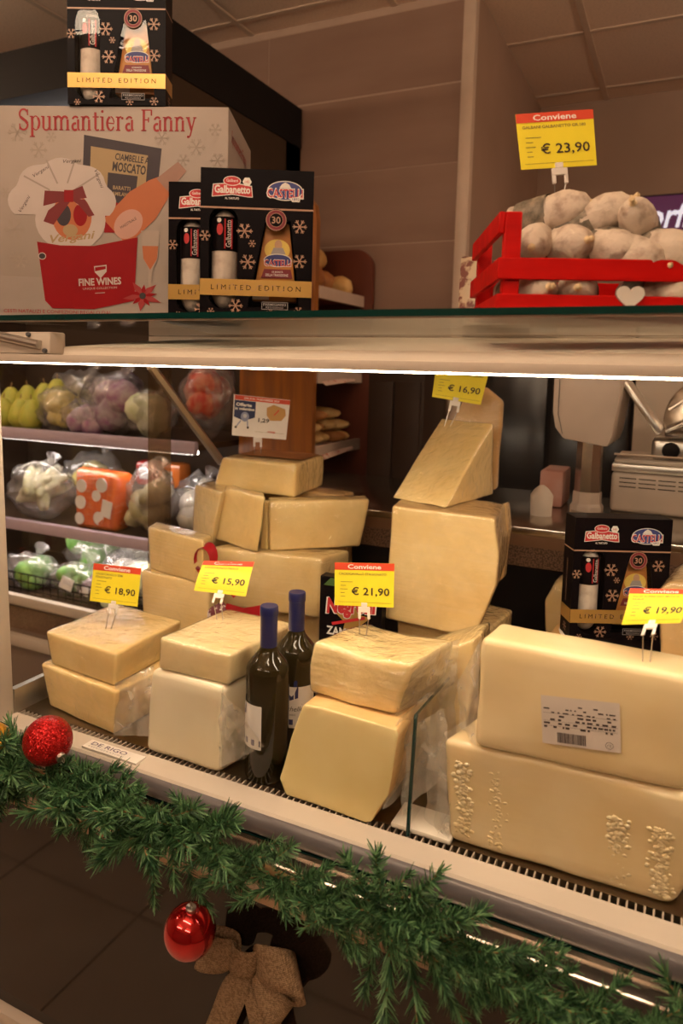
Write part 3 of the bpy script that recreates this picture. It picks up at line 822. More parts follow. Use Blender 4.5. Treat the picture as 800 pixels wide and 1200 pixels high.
def gift_box():
    W, Hh, D = .177, .225, .05
    root = thing('gift_box', 'x', 'box')
    U = lambda x: (x - 228) / 522 * W - W / 2
    V = lambda y: (710 - y) / 680 * Hh
    # carton shell: back, sides, top, bottom and a front with two cut-outs
    sh = MB(); t = .0015
    sh.box((-W / 2, D - t, 0), (W / 2, D, Hh)); sh.box((-W / 2, 0, 0), (-W / 2 + t, D, Hh)); sh.box((W / 2 - t, 0, 0), (W / 2, D, Hh))
    sh.box((-W / 2, 0, Hh - t), (W / 2, D, Hh)); sh.box((-W / 2, 0, 0), (W / 2, D, t))
    sh.build('carton', P['black'], root)
    cu = bpy.data.curves.new('f', 'CURVE'); cu.dimensions = '2D'; cu.fill_mode = 'BOTH'; cu.extrude = .0005
    def spl(pts):
        s = cu.splines.new('POLY'); s.points.add(len(pts) - 1)
        for p_, q in zip(s.points, pts): p_.co = (q[0], q[1], 0, 1)
        s.use_cyclic_u = True
    def capsule(x0, x1, y0, y1, n=8):
        r = (x1 - x0) / 2; c = (x0 + x1) / 2
        return [(c + r * math.cos(PI * k / n), y1 - r + r * math.sin(PI * k / n)) for k in range(n + 1)] + [(c - r * math.cos(PI * k / n), y0 + r - r * math.sin(PI * k / n)) for k in range(n + 1)]
    cap = capsule(U(268), U(402), V(686), V(204))
    wed = [(U(450), V(675)), (U(690), V(675)), (U(690), V(610)), (U(645), V(265)), (U(528), V(265)), (U(462), V(610))]
    spl([(-W / 2, 0), (W / 2, 0), (W / 2, Hh), (-W / 2, Hh)]); spl(cap); spl(wed)
    ob = bpy.data.objects.new('f', cu); COL.objects.link(ob)
    dg = bpy.context.evaluated_depsgraph_get(); dg.update()
    me = bpy.data.meshes.new_from_object(ob.evaluated_get(dg)); bpy.data.objects.remove(ob)
    me.transform(RX(PI / 2)); me.materials.clear(); me.materials.append(P['black'])
    link('front_card', me, root)
    wn = MB(); wn.add([(u, .0008, v) for u, v in cap], [list(range(len(cap)))]); wn.add([(u, .0008, v) for u, v in wed], [list(range(len(wed)))])
    wn.build('window_film', m_clear, root, fix=False)
    # salami and cheese inside
    sal = MB(); r = .0205; L0, L1 = V(682), V(210)
    prof = [(0, L0)] + [(r * math.sin(a * PI / 12), L0 + .03 - .03 * math.cos(a * PI / 12)) for a in range(1, 7)] + [(r, L1 - .03)] + [(r * math.cos(a * PI / 12), L1 - .03 + .03 * math.sin(a * PI / 12)) for a in range(1, 6)] + [(0, L1)]
    sal.smooth = True; sal.lathe(prof, 18, T(U(335), .024, 0)); so = sal.build('salami', m_salw, root, smooth=True)
    band = MB(); band.lathe([(r + .0006, V(410)), (r + .0006, V(250))], 18, T(U(335), .024, 0)); bo = band.build('salami_band', P['black'], so, smooth=True)
    def bf(u, v, n):
        a = u / r; return Vector((U(335) + (r + .0008 + n) * math.sin(a), .024 - (r + .0008 + n) * math.cos(a), v))
    A = Art(bf)
    A.rect(P['red'], .001, V(400), .014, V(262)); A.text(P['white'], 'Galbanetto', .0075, V(330), w=.042, h=.009, rot=PI / 2, bold=.01)
    A.ell(P['red'], -.006, V(310), .005, .009); A.ell(P['white'], -.007, V(268), .0035)
    A.build('band_print', bo)
    wg = MB(); wg.prism([(U(470), .012, V(640)), (U(682), .012, V(640)), (U(640), .012, V(270)), (U(530), .012, V(270))], (0, .03, 0)); we = wg.build('cheese_portion', m_wedge, root, bevel=.002)
    A = Art(lambda u, v, n: Vector((u, .0115 - n, v)))
    A.ell(P['yellow'], U(585), V(395), U(645) - U(585), .0165); A.ell(P['skin'], U(590), V(372), .006, .008); A.poly(P['grey'], [(U(555), V(415)), (U(625), V(415)), (U(612), V(385)), (U(568), V(385))])
    A.ell(P['white'], U(588), V(445), .0225, .0105); A.ell(P['blue'], U(588), V(445), .021, .0092); A.text(P['white'], 'CASTELLI', U(588), V(457), w=.044, h=.0115, bold=.03); A.text(P['red'], 'CASTELLI', U(588), V(457), w=.042, h=.0095, bold=.015)
    A.poly(P['dred'], [(U(510), V(530)), (U(660), V(530)), (U(650), V(487)), (U(525), V(487))]); A.text(P['white'], 'LE BONTÀ', U(588), V(499), w=.018, h=.0035, bold=.01); A.text(P['white'], 'DELLA TRADIZIONE', U(585), V(515), w=.036, h=.004, bold=.01)
    A.rect(P['white'], U(472), V(634), U(550), V(610))
    A.build('cheese_label', we)
    # front print
    A = Art(FRONT, base=.0007)
    A.rect(P['bronze'], -W / 2, V(216), W / 2, V(208))
    A.rect(P['gold'], -W / 2, V(622), W / 2, V(545)); A.text(P['black'], 'LIMITED EDITION', 0, V(583), w=.142, h=.008, space=1.6)
    A.line(P['bronze'], [(U(300) + k * .0045, V(583) + .006 * math.sin(k * 1.3)) for k in range(26)], .0007)
    for k, s in (('white', .0012), ('red', 0)):
        A.poly(P[k], [(U(283) - s, V(160) - s), (U(300), V(158) - s), (U(375), V(148) - s), (U(445), V(158) - s), (U(465) + s, V(158) - s), (U(460) + s, V(112) + s), (U(375), V(98) + s), (U(288) - s, V(108) + s)])
    A.ell(P['white'], U(372), V(88), .0138, .0075); A.ell(P['red'], U(372), V(88), .0127, .0064); A.text(P['white'], 'Galbani', U(372), V(86), w=.018, h=.0045, bold=.01)
    A.text(P['white'], 'Galbanetto', U(374), V(127), w=.056, h=.0125, bold=.03); A.text(P['white'], 'AL TARTUFO', U(372), V(158) - .0035, w=.022, h=.0035, bold=.02)
    A.ell(P['white'], U(441), V(90), .0072, seg=6); A.text(P['red'], '145', U(441), V(90), w=.007, h=.004)
    A.ell(P['white'], U(617), V(125), .0282, .0152); A.ell(P['blue'], U(617), V(125), .0265, .0138)
    A.poly(P['white'], [(U(590), V(112)), (U(645), V(112)), (U(635), V(95)), (U(618), V(86)), (U(602), V(95))])
    A.text(P['white'], 'CASTELLI', U(617), V(137), w=.0585, h=.0165, bold=.04); A.text(P['red'], 'CASTELLI', U(617), V(137), w=.0555, h=.0135, bold=.012)
    A.poly(P['white'], [(U(640), V(158)), (U(690), V(148)), (U(685), V(175)), (U(650), V(175))]); A.text(P['blue'], '1892', U(667), V(163), w=.011, h=.004)
    A.ell(P['black'], U(578), V(262), .0172); A.ell(P['bronze'], U(578), V(262), .0162); A.ell(P['dred'], U(578), V(262), .0152); A.ell(P['bronze'], U(578), V(262), .0108); A.ell(P['black'], U(578), V(262), .0102)
    A.text(P['bronze'], '30', U(578), V(262), h=.011, bold=.02)
    for x, y, s in ((433, 318, .0125), (468, 375, .006), (449, 462, .0125), (688, 290, .0115), (690, 452, .0115), (395, 670, .0115), (690, 690, .008), (250, 345, .009), (280, 700, .006), (560, 695, .007)):
        A.flake(P['bronze'], U(x), V(y), s)
    A.rect(P['grey'], U(517), V(684), U(640), V(648)); A.rect(P['black'], U(519), V(682), U(638), V(650)); A.text(P['grey'], 'PARMIGIANO', U(578), V(660), w=.036, h=.0042, bold=.01); A.text(P['grey'], 'REGGIANO', U(578), V(674), w=.028, h=.003)
    A.build('front_print', root)
    # side print
    A = Art(lambda u, v, n: Vector((-W / 2 - n, D - u, v)), base=.0004)
    A.rect(P['bronze'], 0, V(216), D, V(208)); A.rect(P['gold'], 0, V(622), D, V(545)); A.flake(P['bronze'], .025, V(665), .009); A.text(P['bronze'], 'GALBANETTO CASTELLI', .022, V(400), w=.08, h=.005, rot=PI / 2)
    A.build('side_print', root)
    A = Art(lambda u, v, n: Vector((W / 2 + n, u, v)), base=.0004)
    A.rect(P['bronze'], 0, V(216), D, V(208)); A.rect(P['gold'], 0, V(622), D, V(545)); A.flake(P['bronze'], .025, V(665), .009)
    A.build('side_print', root)
    return root
GB = 'black salami and cheese gift boxes'
SZ = 1.5852
gb = gift_box()
def place(o, L, Rr, z, label, group):
    L = Vector(L); Rr = Vector(Rr); c = (L + Rr) / 2
    o.location = (c.x, c.y, z); o.rotation_euler = (0, 0, math.atan2(Rr.y - L.y, Rr.x - L.x)); o['label'] = label; o['group'] = group; o['category'] = 'box'
place(gb, (-.699, .964), (-.548, 1.049), SZ + .0005, 'black gift box standing upright in front on the glass shelf, its whole front showing', GB)
g2 = copy_tree(gb); place(g2, (-.806, 1.017), (-.643, 1.088), SZ + .0005, 'black gift box half hidden behind another one on the glass shelf', GB)
g3 = copy_tree(gb); place(g3, (-1.034, 1.018), (-.874, 1.093), SZ + .382, 'black gift box standing on top of the white carton', GB)
g4 = copy_tree(gb); place(g4, (-.164, 1.372), (-.006, 1.452), 1.0212, 'black gift box inside the case standing on a round cheese', GB)

# ------------------------------------------------------------------ large white carton with printed hamper
m_card = pm('white_carton', (.33, .27, .235), .55, col2=(.305, .25, .215), nscale=7)
fr_ = Vector((-.769, 1.14, 0)); ang = math.atan2(1.14 - .973, -.769 + 1.155)
FH = .381
carton = thing('hamper_carton', 'large white hamper carton printed with a red wine bucket on the glass shelf', 'box', (fr_.x, fr_.y, SZ + .0005), ang)
cb = MB(); cb.box((-.50, 0, 0), (0, .26, FH)); cb.build('carton', m_card, carton, bevel=.002)
X_ = lambda px: (px - 267.3) * .001573
Z_ = lambda py: (372 - py) * .001535
Fp = dict(red=flat('title_red', (.30, .010, .014)), flake=flat('pale_flake', (.31, .25, .21)), bucket=flat('bucket_red', (.25, .005, .008), .4, spec=.2), grey=flat('photo_grey', (.40, .33, .29)), white=flat('photo_white', (.46, .39, .36)),
          wshade=flat('photo_offwhite', (.30, .245, .215)), ribbon=flat('ribbon_red', (.15, .004, .006)), navy=flat('book_navy', (.025, .014, .022)), cream=flat('book_cream', (.32, .22, .11)), pink=flat('wine_pink', (.40, .11, .035)),
          foil=flat('foil_rose', (.28, .15, .11)), label=flat('label_rose', (.46, .25, .20)), star=flat('poinsettia', (.28, .02, .02)), dark=flat('dark_hole', (.03, .02, .02)), glassc=flat('flute', (.34, .27, .23)))
A = Art(FRONT, base=.0004)
A.poly(Fp['wshade'], [(-.499, .002), (-.002, .002), (-.002, Z_(330)), (-.499, Z_(322))])
for (x, y, s) in ((15, 268, .02), (22, 305, .014), (45, 175, .016), (60, 160, .01), (15, 300, .012), (230, 170, .016), (252, 150, .012), (215, 185, .012), (20, 155, .018), (40, 200, .012), (190, 160, .014), (5, 225, .01), (255, 185, .014), (-30, 200, .02)):
    A.flake(Fp['flake'], X_(x), Z_(y), s)

# serif capitals drawn with thick and thin strokes for the title
def serif_text(A, m_, s, u, v, h, wmax):
    G = {}
    def arc(cx, cy, rx, ry, a0, a1, n=10): return [(cx + rx * math.cos(a0 + (a1 - a0) * k / n), cy + ry * math.sin(a0 + (a1 - a0) * k / n)) for k in range(n + 1)]
    B, K = .115, .055   # thick, thin (relative to cap height)
    xh = .66
    stem = lambda x, y0, y1: [([(x, y0), (x, y1)], B)]
    ser = lambda x, y, l=.13: [([(x - l, y), (x + l, y)], K)]
    G['S'] = (.56, [(arc(.28, .74, .2, .24, .5, PI / 2 * 1.0, 4) + arc(.26, .75, .19, .23, PI / 2, PI * 1.25, 8), K * 1.6), ([(.11, .62), (.24, .52), (.38, .42), (.46, .30)], B * 1.15), (arc(.27, .25, .2, .24, .2, -PI / 2, 6) + arc(.25, .25, .19, .24, -PI / 2, -PI * .85, 6), K * 1.6), ([(.47, .98), (.47, .70)], K), ([(.07, .30), (.07, .02)], K)])
    G['F'] = (.60, stem(.17, 0, 1) + ser(.17, .02) + [([(.05, .98), (.56, .98)], K), ([(.55, .99), (.55, .72)], K * 1.3), ([(.17, .52), (.40, .52)], K), ([(.40, .64), (.40, .40)], K)])
    bowl = lambda cx: [(arc(cx, xh / 2, .17, xh / 2, PI * .75, PI * .25, 6), K), (arc(cx, xh / 2, .18, xh / 2 - .03, PI * .3, -PI * .3, 8), B), (arc(cx, xh / 2, .17, xh / 2, -PI * .25, -PI * .75, 6), K)]
    G['p'] = (.58, stem(.14, -.32, xh) + ser(.14, -.31) + ser(.09, xh - .02, .07) + bowl(.32))
    G['u'] = (.60, stem(.13, .1, xh) + stem(.44, 0, xh) + [(arc(.27, .13, .14, .13, PI, 2 * PI, 8), K * 1.5)] + ser(.08, xh - .02, .07) + ser(.39, xh - .02, .07) + ser(.50, .02, .07))
    hump = lambda x: [(arc(x + .16, xh - .17, .14, .16, PI, PI * .1, 8), K * 1.9), ([(x + .30, xh - .15), (x + .30, 0)], B)] + ser(x + .30, .02, .10)
    G['n'] = (.58, stem(.13, 0, xh) + ser(.13, .02, .10) + ser(.08, xh - .02, .07) + hump(.13))
    G['m'] = (.90, stem(.13, 0, xh) + ser(.13, .02, .10) + ser(.08, xh - .02, .07) + hump(.13) + hump(.45))
    G['a'] = (.50, [(arc(.25, xh - .19, .15, .18, PI * .9, PI * .2, 8), K * 1.6), ([(.38, xh - .14), (.38, .06), (.46, .02)], B * .9), (arc(.22, .17, .13, .16, PI * .35, PI * 1.75, 10), K * 2.0)])
    G['t'] = (.38, stem(.17, .08, .86) + [([(.03, xh - .02), (.34, xh - .02)], K), (arc(.26, .10, .09, .09, PI, PI * 1.85, 6), K * 1.5)])
    G['i'] = (.30, stem(.14, 0, xh) + ser(.14, .02, .11) + ser(.09, xh - .02, .07) + [(arc(.14, .90, .035, .035, 0, 2 * PI, 8), .07)])
    G['e'] = (.50, [(arc(.25, xh / 2, .17, xh / 2, PI * .5, 0, 6) + [(.08, .36)], K), (arc(.25, xh / 2, .17, xh / 2 - .02, PI * .55, PI * 1.4, 8), B), (arc(.25, xh / 2, .17, xh / 2 - .01, PI * 1.4, PI * 1.85, 5), K * 1.3)])
    G['r'] = (.44, stem(.13, 0, xh) + ser(.13, .02, .11) + ser(.08, xh - .02, .07) + [(arc(.27, xh - .15, .13, .14, PI * .95, PI * .45, 5), K * 1.4), (arc(.34, xh - .07, .03, .03, 0, 2 * PI, 6), .07)])
    G['y'] = (.54, [([(.10, xh), (.28, .05)], B), ([(.44, xh), (.22, -.2), (.14, -.3)], K * 1.2), (arc(.12, -.26, .03, .03, 0, 2 * PI, 6), .07)] + ser(.10, xh - .02, .1) + ser(.44, xh - .02, .08))
    G[' '] = (.30, [])
    tot = sum(G[c][0] for c in s)
    kx = wmax / tot; x = u - wmax / 2
    for c in s:
        adv, st = G[c]
        for pts, wd in st:
            A.line(m_, [(x + a * kx, v + b * h) for a, b in pts], wd * (kx + h) / 2)
            A.n -= A.step
        x += adv * kx
    A.n += A.step
serif_text(A, Fp['red'], 'Spumantiera Fanny', X_(126), Z_(152), .037, X_(231) - X_(22))
# book
A.poly(Fp['navy'], [(X_(99), Z_(157)), (X_(190), Z_(172)), (X_(182), Z_(250)), (X_(95), Z_(250))])
A.poly(Fp['cream'], [(X_(107), Z_(170)), (X_(174), Z_(180)), (X_(170), Z_(232)), (X_(120), Z_(245)), (X_(104), Z_(240))])
A.poly(Fp['navy'], [(X_(127), Z_(200)), (X_(162), Z_(204)), (X_(158), Z_(238)), (X_(125), Z_(235))])
A.text(Fp['dark'], 'CIAMBELLE AL', X_(157), Z_(184), w=.068, h=.012, rot=-.12, bold=.02); A.text(Fp['dark'], 'MOSCATO', X_(152), Z_(195), w=.062, h=.017, rot=-.12, bold=.03)
A.text(Fp['cream'], 'BARATTI', X_(143), Z_(218), w=.032, h=.007, rot=-.08, bold=.02); A.text(Fp['cream'], '&MILANO', X_(143), Z_(225), w=.034, h=.007, rot=-.08, bold=.02)
A.poly(Fp['bucket'], [(X_(125), Z_(232)), (X_(150), Z_(238)), (X_(140), Z_(270)), (X_(122), Z_(270))])
# bottle
ax = Vector((X_(214) - X_(140), Z_(192) - Z_(265))); Lb = ax.length; ax.normalize(); nx = Vector((-ax.y, ax.x)); o0 = Vector((X_(140), Z_(265)))
bp = [(-.01, -.032), (.06, -.034), (.10, -.024), (.125, -.013), (Lb - .01, -.010), (Lb, -.011), (Lb, .011), (Lb - .01, .010), (.125, .013), (.10, .024), (.06, .034), (-.01, .032)]
W2 = lambda a, b: tuple(o0 + ax * a + nx * b)
A.poly(Fp['pink'], [W2(*q) for q in bp]); A.poly(Fp['foil'], [W2(*q) for q in [(.112, -.017), (Lb, -.0112), (Lb, .0112), (.112, .017)]])
c_ = W2(.018, -.006); A.ell(Fp['label'], c_[0], c_[1], .023, .030, rot=-.8); A.text(Fp['dark'], 'MAESTRALE', c_[0], c_[1] + .002, w=.034, h=.005, rot=.55)
# panettone in white wrap
fan = []
for k in range(33):
    a = PI * (-.08) + PI * 1.16 * k / 32
    rr_ = .092 + .010 * abs(math.sin(k * PI / 32 * 5.0))
    fan.append((X_(72) + rr_ * math.cos(a), Z_(238) + rr_ * math.sin(a) * .82))
A.poly(Fp['white'], fan)
for k in range(1, 5):
    a = PI * k / 5 + .05
    A.line(Fp['wshade'], [(X_(74) + .03 * math.cos(a), Z_(232) + .03 * math.sin(a)), (X_(74) + .088 * math.cos(a), Z_(232) + .075 * math.sin(a))], .003)
A.ell(Fp['white'], X_(82), Z_(256), .066, .056)
A.ell(Fp['pink'], X_(84), Z_(252), .037, .042); A.ell(Fp['navy'], X_(74), Z_(250), .014, .020); A.ell(Fp['label'], X_(74), Z_(235), .007); A.ell(Fp['bucket'], X_(94), Z_(250), .013, .020); A.ell(Fp['label'], X_(93), Z_(234), .007); A.ell(Fp['cream'], X_(82), Z_(268), .014, .011)
A.text(Fp['cream'], 'Vergani', X_(85), Z_(277), w=.085, h=.019, rot=.12, shear=.3, bold=.02)
for (x, y, r_2) in ((28, 238, 1.0), (48, 200, .55), (85, 188, 0.05), (116, 208, -1.2)):
    A.text(Fp['dark'], 'Vergani', X_(x), Z_(y), w=.034, h=.008, rot=r_2, shear=.3)
A.poly(Fp['ribbon'], [(X_(80), Z_(223)), (X_(52), Z_(222)), (X_(50), Z_(240)), (X_(78), Z_(233))]); A.poly(Fp['ribbon'], [(X_(80), Z_(223)), (X_(97), Z_(216)), (X_(102), Z_(230)), (X_(82), Z_(233))])
A.poly(Fp['ribbon'], [(X_(76), Z_(230)), (X_(84), Z_(232)), (X_(62), Z_(262)), (X_(50), Z_(258)), (X_(56), Z_(245))]); A.poly(Fp['ribbon'], [(X_(80), Z_(230)), (X_(100), Z_(232)), (X_(111), Z_(250)), (X_(104), Z_(252)), (X_(92), Z_(238))]); A.rect(Fp['bucket'], X_(75), Z_(235), X_(86), Z_(221))
# bucket
A.poly(Fp['bucket'], [(X_(42), Z_(282)), (X_(70), Z_(286)), (X_(110), Z_(286)), (X_(162), Z_(275)), (X_(158), Z_(350)), (X_(110), Z_(361)), (X_(60), Z_(361)), (X_(51), Z_(352))])
A.ell(Fp['white'], X_(48), Z_(299), .0075, .0065); A.ell(Fp['dark'], X_(48), Z_(299), .006, .005)
A.poly(Fp['white'], [(X_(110), Z_(310)), (X_(125), Z_(308)), (X_(125), Z_(316)), (X_(118), Z_(324)), (X_(111), Z_(317))]); A.poly(Fp['bucket'], [(X_(111.2), Z_(311.2)), (X_(124), Z_(309.5)), (X_(124), Z_(313)), (X_(111.2), Z_(316))])
A.text(Fp['white'], 'FINE WINES', X_(117), Z_(328), w=.080, h=.0135, rot=.06, bold=.03); A.text(Fp['white'], 'UNIQUE COLLECTION', X_(117), Z_(336), w=.064, h=.0045, rot=.06)
A.line(Fp['white'], [(X_(111), Z_(342)), (X_(123), Z_(341))], .001)
# flute
A.poly(Fp['glassc'], [(X_(166), Z_(267)), (X_(188), Z_(267)), (X_(186), Z_(300)), (X_(179), Z_(314)), (X_(178), Z_(345)), (X_(175), Z_(345)), (X_(175), Z_(314)), (X_(168), Z_(300))])
A.poly(Fp['pink'], [(X_(167.5), Z_(285)), (X_(186.5), Z_(285)), (X_(185), Z_(300)), (X_(177), Z_(313)), (X_(169), Z_(300))])
for k in range(10):
    a = k * PI / 5 + .2
    L_ = .038 if k % 2 else .028
    A.poly(Fp['star'] if k % 2 else Fp['bucket'], [(X_(168), Z_(344)), (X_(168) + L_ * .5 * math.cos(a + .35), Z_(344) + L_ * .4 * math.sin(a + .35)), (X_(168) + L_ * math.cos(a), Z_(344) + L_ * .75 * math.sin(a)), (X_(168) + L_ * .5 * math.cos(a - .35), Z_(344) + L_ * .4 * math.sin(a - .35))])
A.ell(Fp['dark'], X_(168), Z_(344), .006)
A.text(Fp['red'], 'CESTI NATALIZI E CONFEZIONI REGALO DAL', X_(66), Z_(365), w=.205, h=.0065)
A.build('front_print', carton)
A = Art(lambda u, v, n: Vector((n, u, v)), base=.0004)
A.text(Fp['red'], 'Spumantiera Fanny', .115, FH - .045, w=.17, h=.03); A.rect(Fp['flake'], .03, .05, .2, .26); A.rect(Fp['white'], .04, .06, .19, .25)
A.build('side_print', carton)

# ------------------------------------------------------------------ price tags
t_yel = flat('tag_yellow', (.92, .78, .035), .5); t_red = flat('tag_red', (.72, .075, .03), .5); t_ink = flat('tag_ink', (.05, .035, .02)); t_ink2 = flat('tag_ink_light', (.30, .22, .05)); t_wht = flat('tag_white', (.88, .82, .76))
m_clip = pm('clip_white', (.82, .76, .70), .35)
m_pin = pm('pin_steel', (.5, .46, .42), .3, 1.0)
def card_frame(c, curve=0.0):
    TL, TR, BR, BL = [Vector(p) for p in c]
    nn = (TR - TL).cross(BL - TL).normalized() * -1     # towards the viewer
    if nn.y > 0: nn = -nn
    def f(u, v, n):
        p = TL.lerp(TR, u).lerp(BL.lerp(BR, u), v)
        return p + nn * (n + curve * (math.sin(PI * v) + .0))
    return f, nn, (TR - TL).length, (BL - TL).length
class CardArt(Art):
    pass
def price_tag(key, price, lines, label, curve=0.0, header=True, slide=0.0):
    c, pin = EXT['T_' + key]
    f, nn, w_, h_ = card_frame(c, curve)
    pin = Vector(pin)
    t = thing('price_tag', label, 'price tag', tuple(pin), group='yellow price tags on pins')
    loc = lambda p: p - pin
    # card body with a little thickness
    mb = MB(); N = 8
    vs = []
    for s_ in (0, -.0005):
        for j in range(N + 1):
            for i in (0, 1): vs.append(loc(f(i, j / N, s_)))
    fs = []
    o_ = 2 * (N + 1)
    for j in range(N):
        fs.append((2 * j, 2 * j + 2, 2 * j + 3, 2 * j + 1)); fs.append((o_ + 2 * j, o_ + 2 * j + 1, o_ + 2 * j + 3, o_ + 2 * j + 2))
    mb.add(vs, fs)
    card = mb.build('card', t_yel, t, smooth=True, fix=False)
    A = Art(lambda u, v, n: loc(f(u / w_, 1 - v / h_, n)), step=.00004, base=.0004)
    if header:
        for k in range(3): A.rect(t_red, 0, h_ * (.83 + k * .0567), w_, h_ * (.83 + (k + 1) * .0567)); A.n -= A.step
        A.n += A.step
        A.text(t_wht, 'Conviene', w_ * .5, h_ * .912, w=w_ * .56, h=h_ * .105, bold=.02)
    else:
        A.poly(t_red, [(w_ * .78, h_), (w_, h_), (w_, h_ * .93)])
    for k, ln in enumerate(lines):
        A.text(t_ink2 if header else t_ink, ln[0], w_ * (.07 + ln[1] / 2), h_ * (.745 - k * .085), w=w_ * ln[1], h=h_ * .055, bold=.02)
    for k, (a, b) in enumerate(((.10, .30), (.10, .19), (.09, .22), (.10, .17), (.10, .18))):
        A.rect(t_ink2, w_ * a, h_ * (.55 - k * .085), w_ * b, h_ * (.562 - k * .085))
    A.rect(t_ink2, w_ * .06, h_ * .085, w_ * .96, h_ * .092)
    A.text(t_ink, '€ ' + price, w_ * .605, h_ * .335, w=w_ * .64, h=h_ * .215, bold=.012)
    A.build('printing', card)
    # clip and pins
    up = (f(.5, 0, 0) - f(.5, 1, 0)).normalized(); sx = (f(1, 1, 0) - f(0, 1, 0)).normalized()
    k0 = f(.5 + slide, 1, .001)
    M4 = Matrix((sx, -nn, up)).transposed().to_4x4(); M4.translation = loc(k0)
    cl = MB(); s = w_ / .1
    cl.box((-.010 * s, -.002, -.010 * s), (.010 * s, .0025, -.001 * s)); cl.box((-.005 * s, -.002, -.001 * s), (.005 * s, .0025, .006 * s)); cl.box((-.010 * s, -.002, -.021 * s), (-.0055 * s, .0025, -.010 * s)); cl.box((.0055 * s, -.002, -.021 * s), (.010 * s, .0025, -.010 * s))
    cl.v = [tuple(M4 @ Vector(v)) for v in cl.v]
    co = cl.build('clip', m_clip, t, bevel=.0006, seg=1)
    for sg in (-1, 1):
        top = M4 @ Vector((sg * .0078 * s, 0, -.018 * s)); bot = Vector((sx.x * sg * .0055 * s, sx.y * sg * .0055 * s, -.004))
        MB().tube([top, bot], .0009, 6).build('pin', m_pin, co)
    return t
price_tag('18', '18,90', [('CACIOCAVALLO SEMI', .56), ('STAGIONATO', .34)], 'yellow price tag reading 18,90 on the far left cheese')
price_tag('15', '15,90', [('CACIOCAVALLO FRESCO', .66)], 'backward-curling yellow price tag reading 15,90', curve=.006)
price_tag('21', '21,90', [('CACIOCAVALLO STAGIONATO', .80)], 'yellow price tag reading 21,90 above the wrapped block')
price_tag('16', '16,90', [('FALVO PRIMO FORMAGGIO', .85)], 'yellow price tag reading 16,90 on top of the cheese tower', header=False, slide=-.02)
price_tag('19', '19,90', [('FALVO FORMAGGIO MISTO DI', .74), ('PAGLIA', .18)], 'backward-leaning yellow price tag reading 19,90 before the boxed gift', curve=.005)
price_tag('23', '23,90', [('GALBANI GALBANETTO GR.180', .82)], 'yellow price tag reading 23,90 above the salami crate')
# offer sign
c, pin = EXT['T_of']
f, nn, w_, h_ = card_frame(c)
pin = Vector(pin)
t = thing('offer_sign', 'white offer sign with a red top edge and blue panel reading 1,29', 'sign', tuple(pin))
mb = MB(); mb.add([f(0, 0, -.0008) - pin, f(1, 0, -.0008) - pin, f(1, 1, -.0008) - pin, f(0, 1, -.0008) - pin, f(0, 0, 0) - pin, f(1, 0, 0) - pin, f(1, 1, 0) - pin, f(0, 1, 0) - pin], [(0, 1, 2, 3), (4, 7, 6, 5), (0, 4, 5, 1), (1, 5, 6, 2), (2, 6, 7, 3), (3, 7, 4, 0)])
card = mb.build('card', t_wht, t)
A = Art(lambda u, v, n: f(u / w_, 1 - v / h_, n) - pin, step=.00008, base=.0006)
nv = flat('sign_navy', (.02, .03, .10)); 
A.rect(t_red, .003, h_ * .88, w_, h_ * .99); A.text(t_wht, 'DAL 8 AL 19 NOVEMBRE 2024', w_ * .5, h_ * .935, w=w_ * .62, h=h_ * .05, bold=.02)
A.poly(nv, [(.003, h_ * .87), (w_ * .40, h_ * .87), (w_ * .40, h_ * .48), (w_ * .2, h_ * .38), (.003, h_ * .46)])
A.text(t_wht, 'Offerte', w_ * .19, h_ * .77, w=w_ * .28, h=h_ * .085, bold=.04); A.text(t_wht, 'in volantino', w_ * .21, h_ * .67, w=w_ * .35, h=h_ * .07, bold=.04)
A.ell(flat('ball_blue', (.30, .33, .50)), w_ * .22, h_ * .48, w_ * .075, h_ * .12); A.ell(flat('ball_pale', (.6, .6, .66)), w_ * .22, h_ * .50, w_ * .035, h_ * .05)
A.line(flat('ball_blue', (.3, .33, .5)), [(w_ * .15, h_ * .38), (w_ * .08, h_ * .24)], .003); A.line(flat('ball_blue', (.3, .33, .5)), [(w_ * .27, h_ * .38), (w_ * .28, h_ * .24)], .003)
A.ell(t_ink, w_ * .065, h_ * .21, .003); A.ell(t_ink, w_ * .285, h_ * .22, .003)
br_ = flat('bread_picture', (.60, .33, .10))
A.poly(br_, [(w_ * .60, h_ * .75), (w_ * .72, h_ * .84), (w_ * .93, h_ * .76), (w_ * .95, h_ * .60), (w_ * .88, h_ * .46), (w_ * .68, h_ * .44), (w_ * .61, h_ * .56)]); A.line(t_red, [(w_ * .74, h_ * .58), (w_ * .82, h_ * .72)], .003)
A.text(t_ink, '1,29', w_ * .565, h_ * .42, w=w_ * .20, h=h_ * .12, bold=.03); A.text(t_red, 'coop', w_ * .72, h_ * .15, w=w_ * .14, h=h_ * .055, bold=.03); A.line(t_ink2, [(w_ * .42, h_ * .14), (w_ * .95, h_ * .14)], .0006)
A.build('printing', card)
cl = MB(); k0 = f(.48, 1, .001) - pin
cl.box((-.011, -.003, -.012), (.011, .003, 0)); cl.box((-.011, -.003, -.024), (-.006, .003, -.012)); cl.box((.006, -.003, -.024), (.011, .003, -.012))
cl.v = [tuple(RZ(.45) @ Vector(v) + k0) for v in cl.v]
co = cl.build('clip', m_clip, t)
for sg in (-1, 1): MB().tube([k0 + Vector((sg * .008, sg * .004, -.02)), Vector((sg * .006, sg * .003, -.004))], .001, 6).build('pin', m_pin, co)

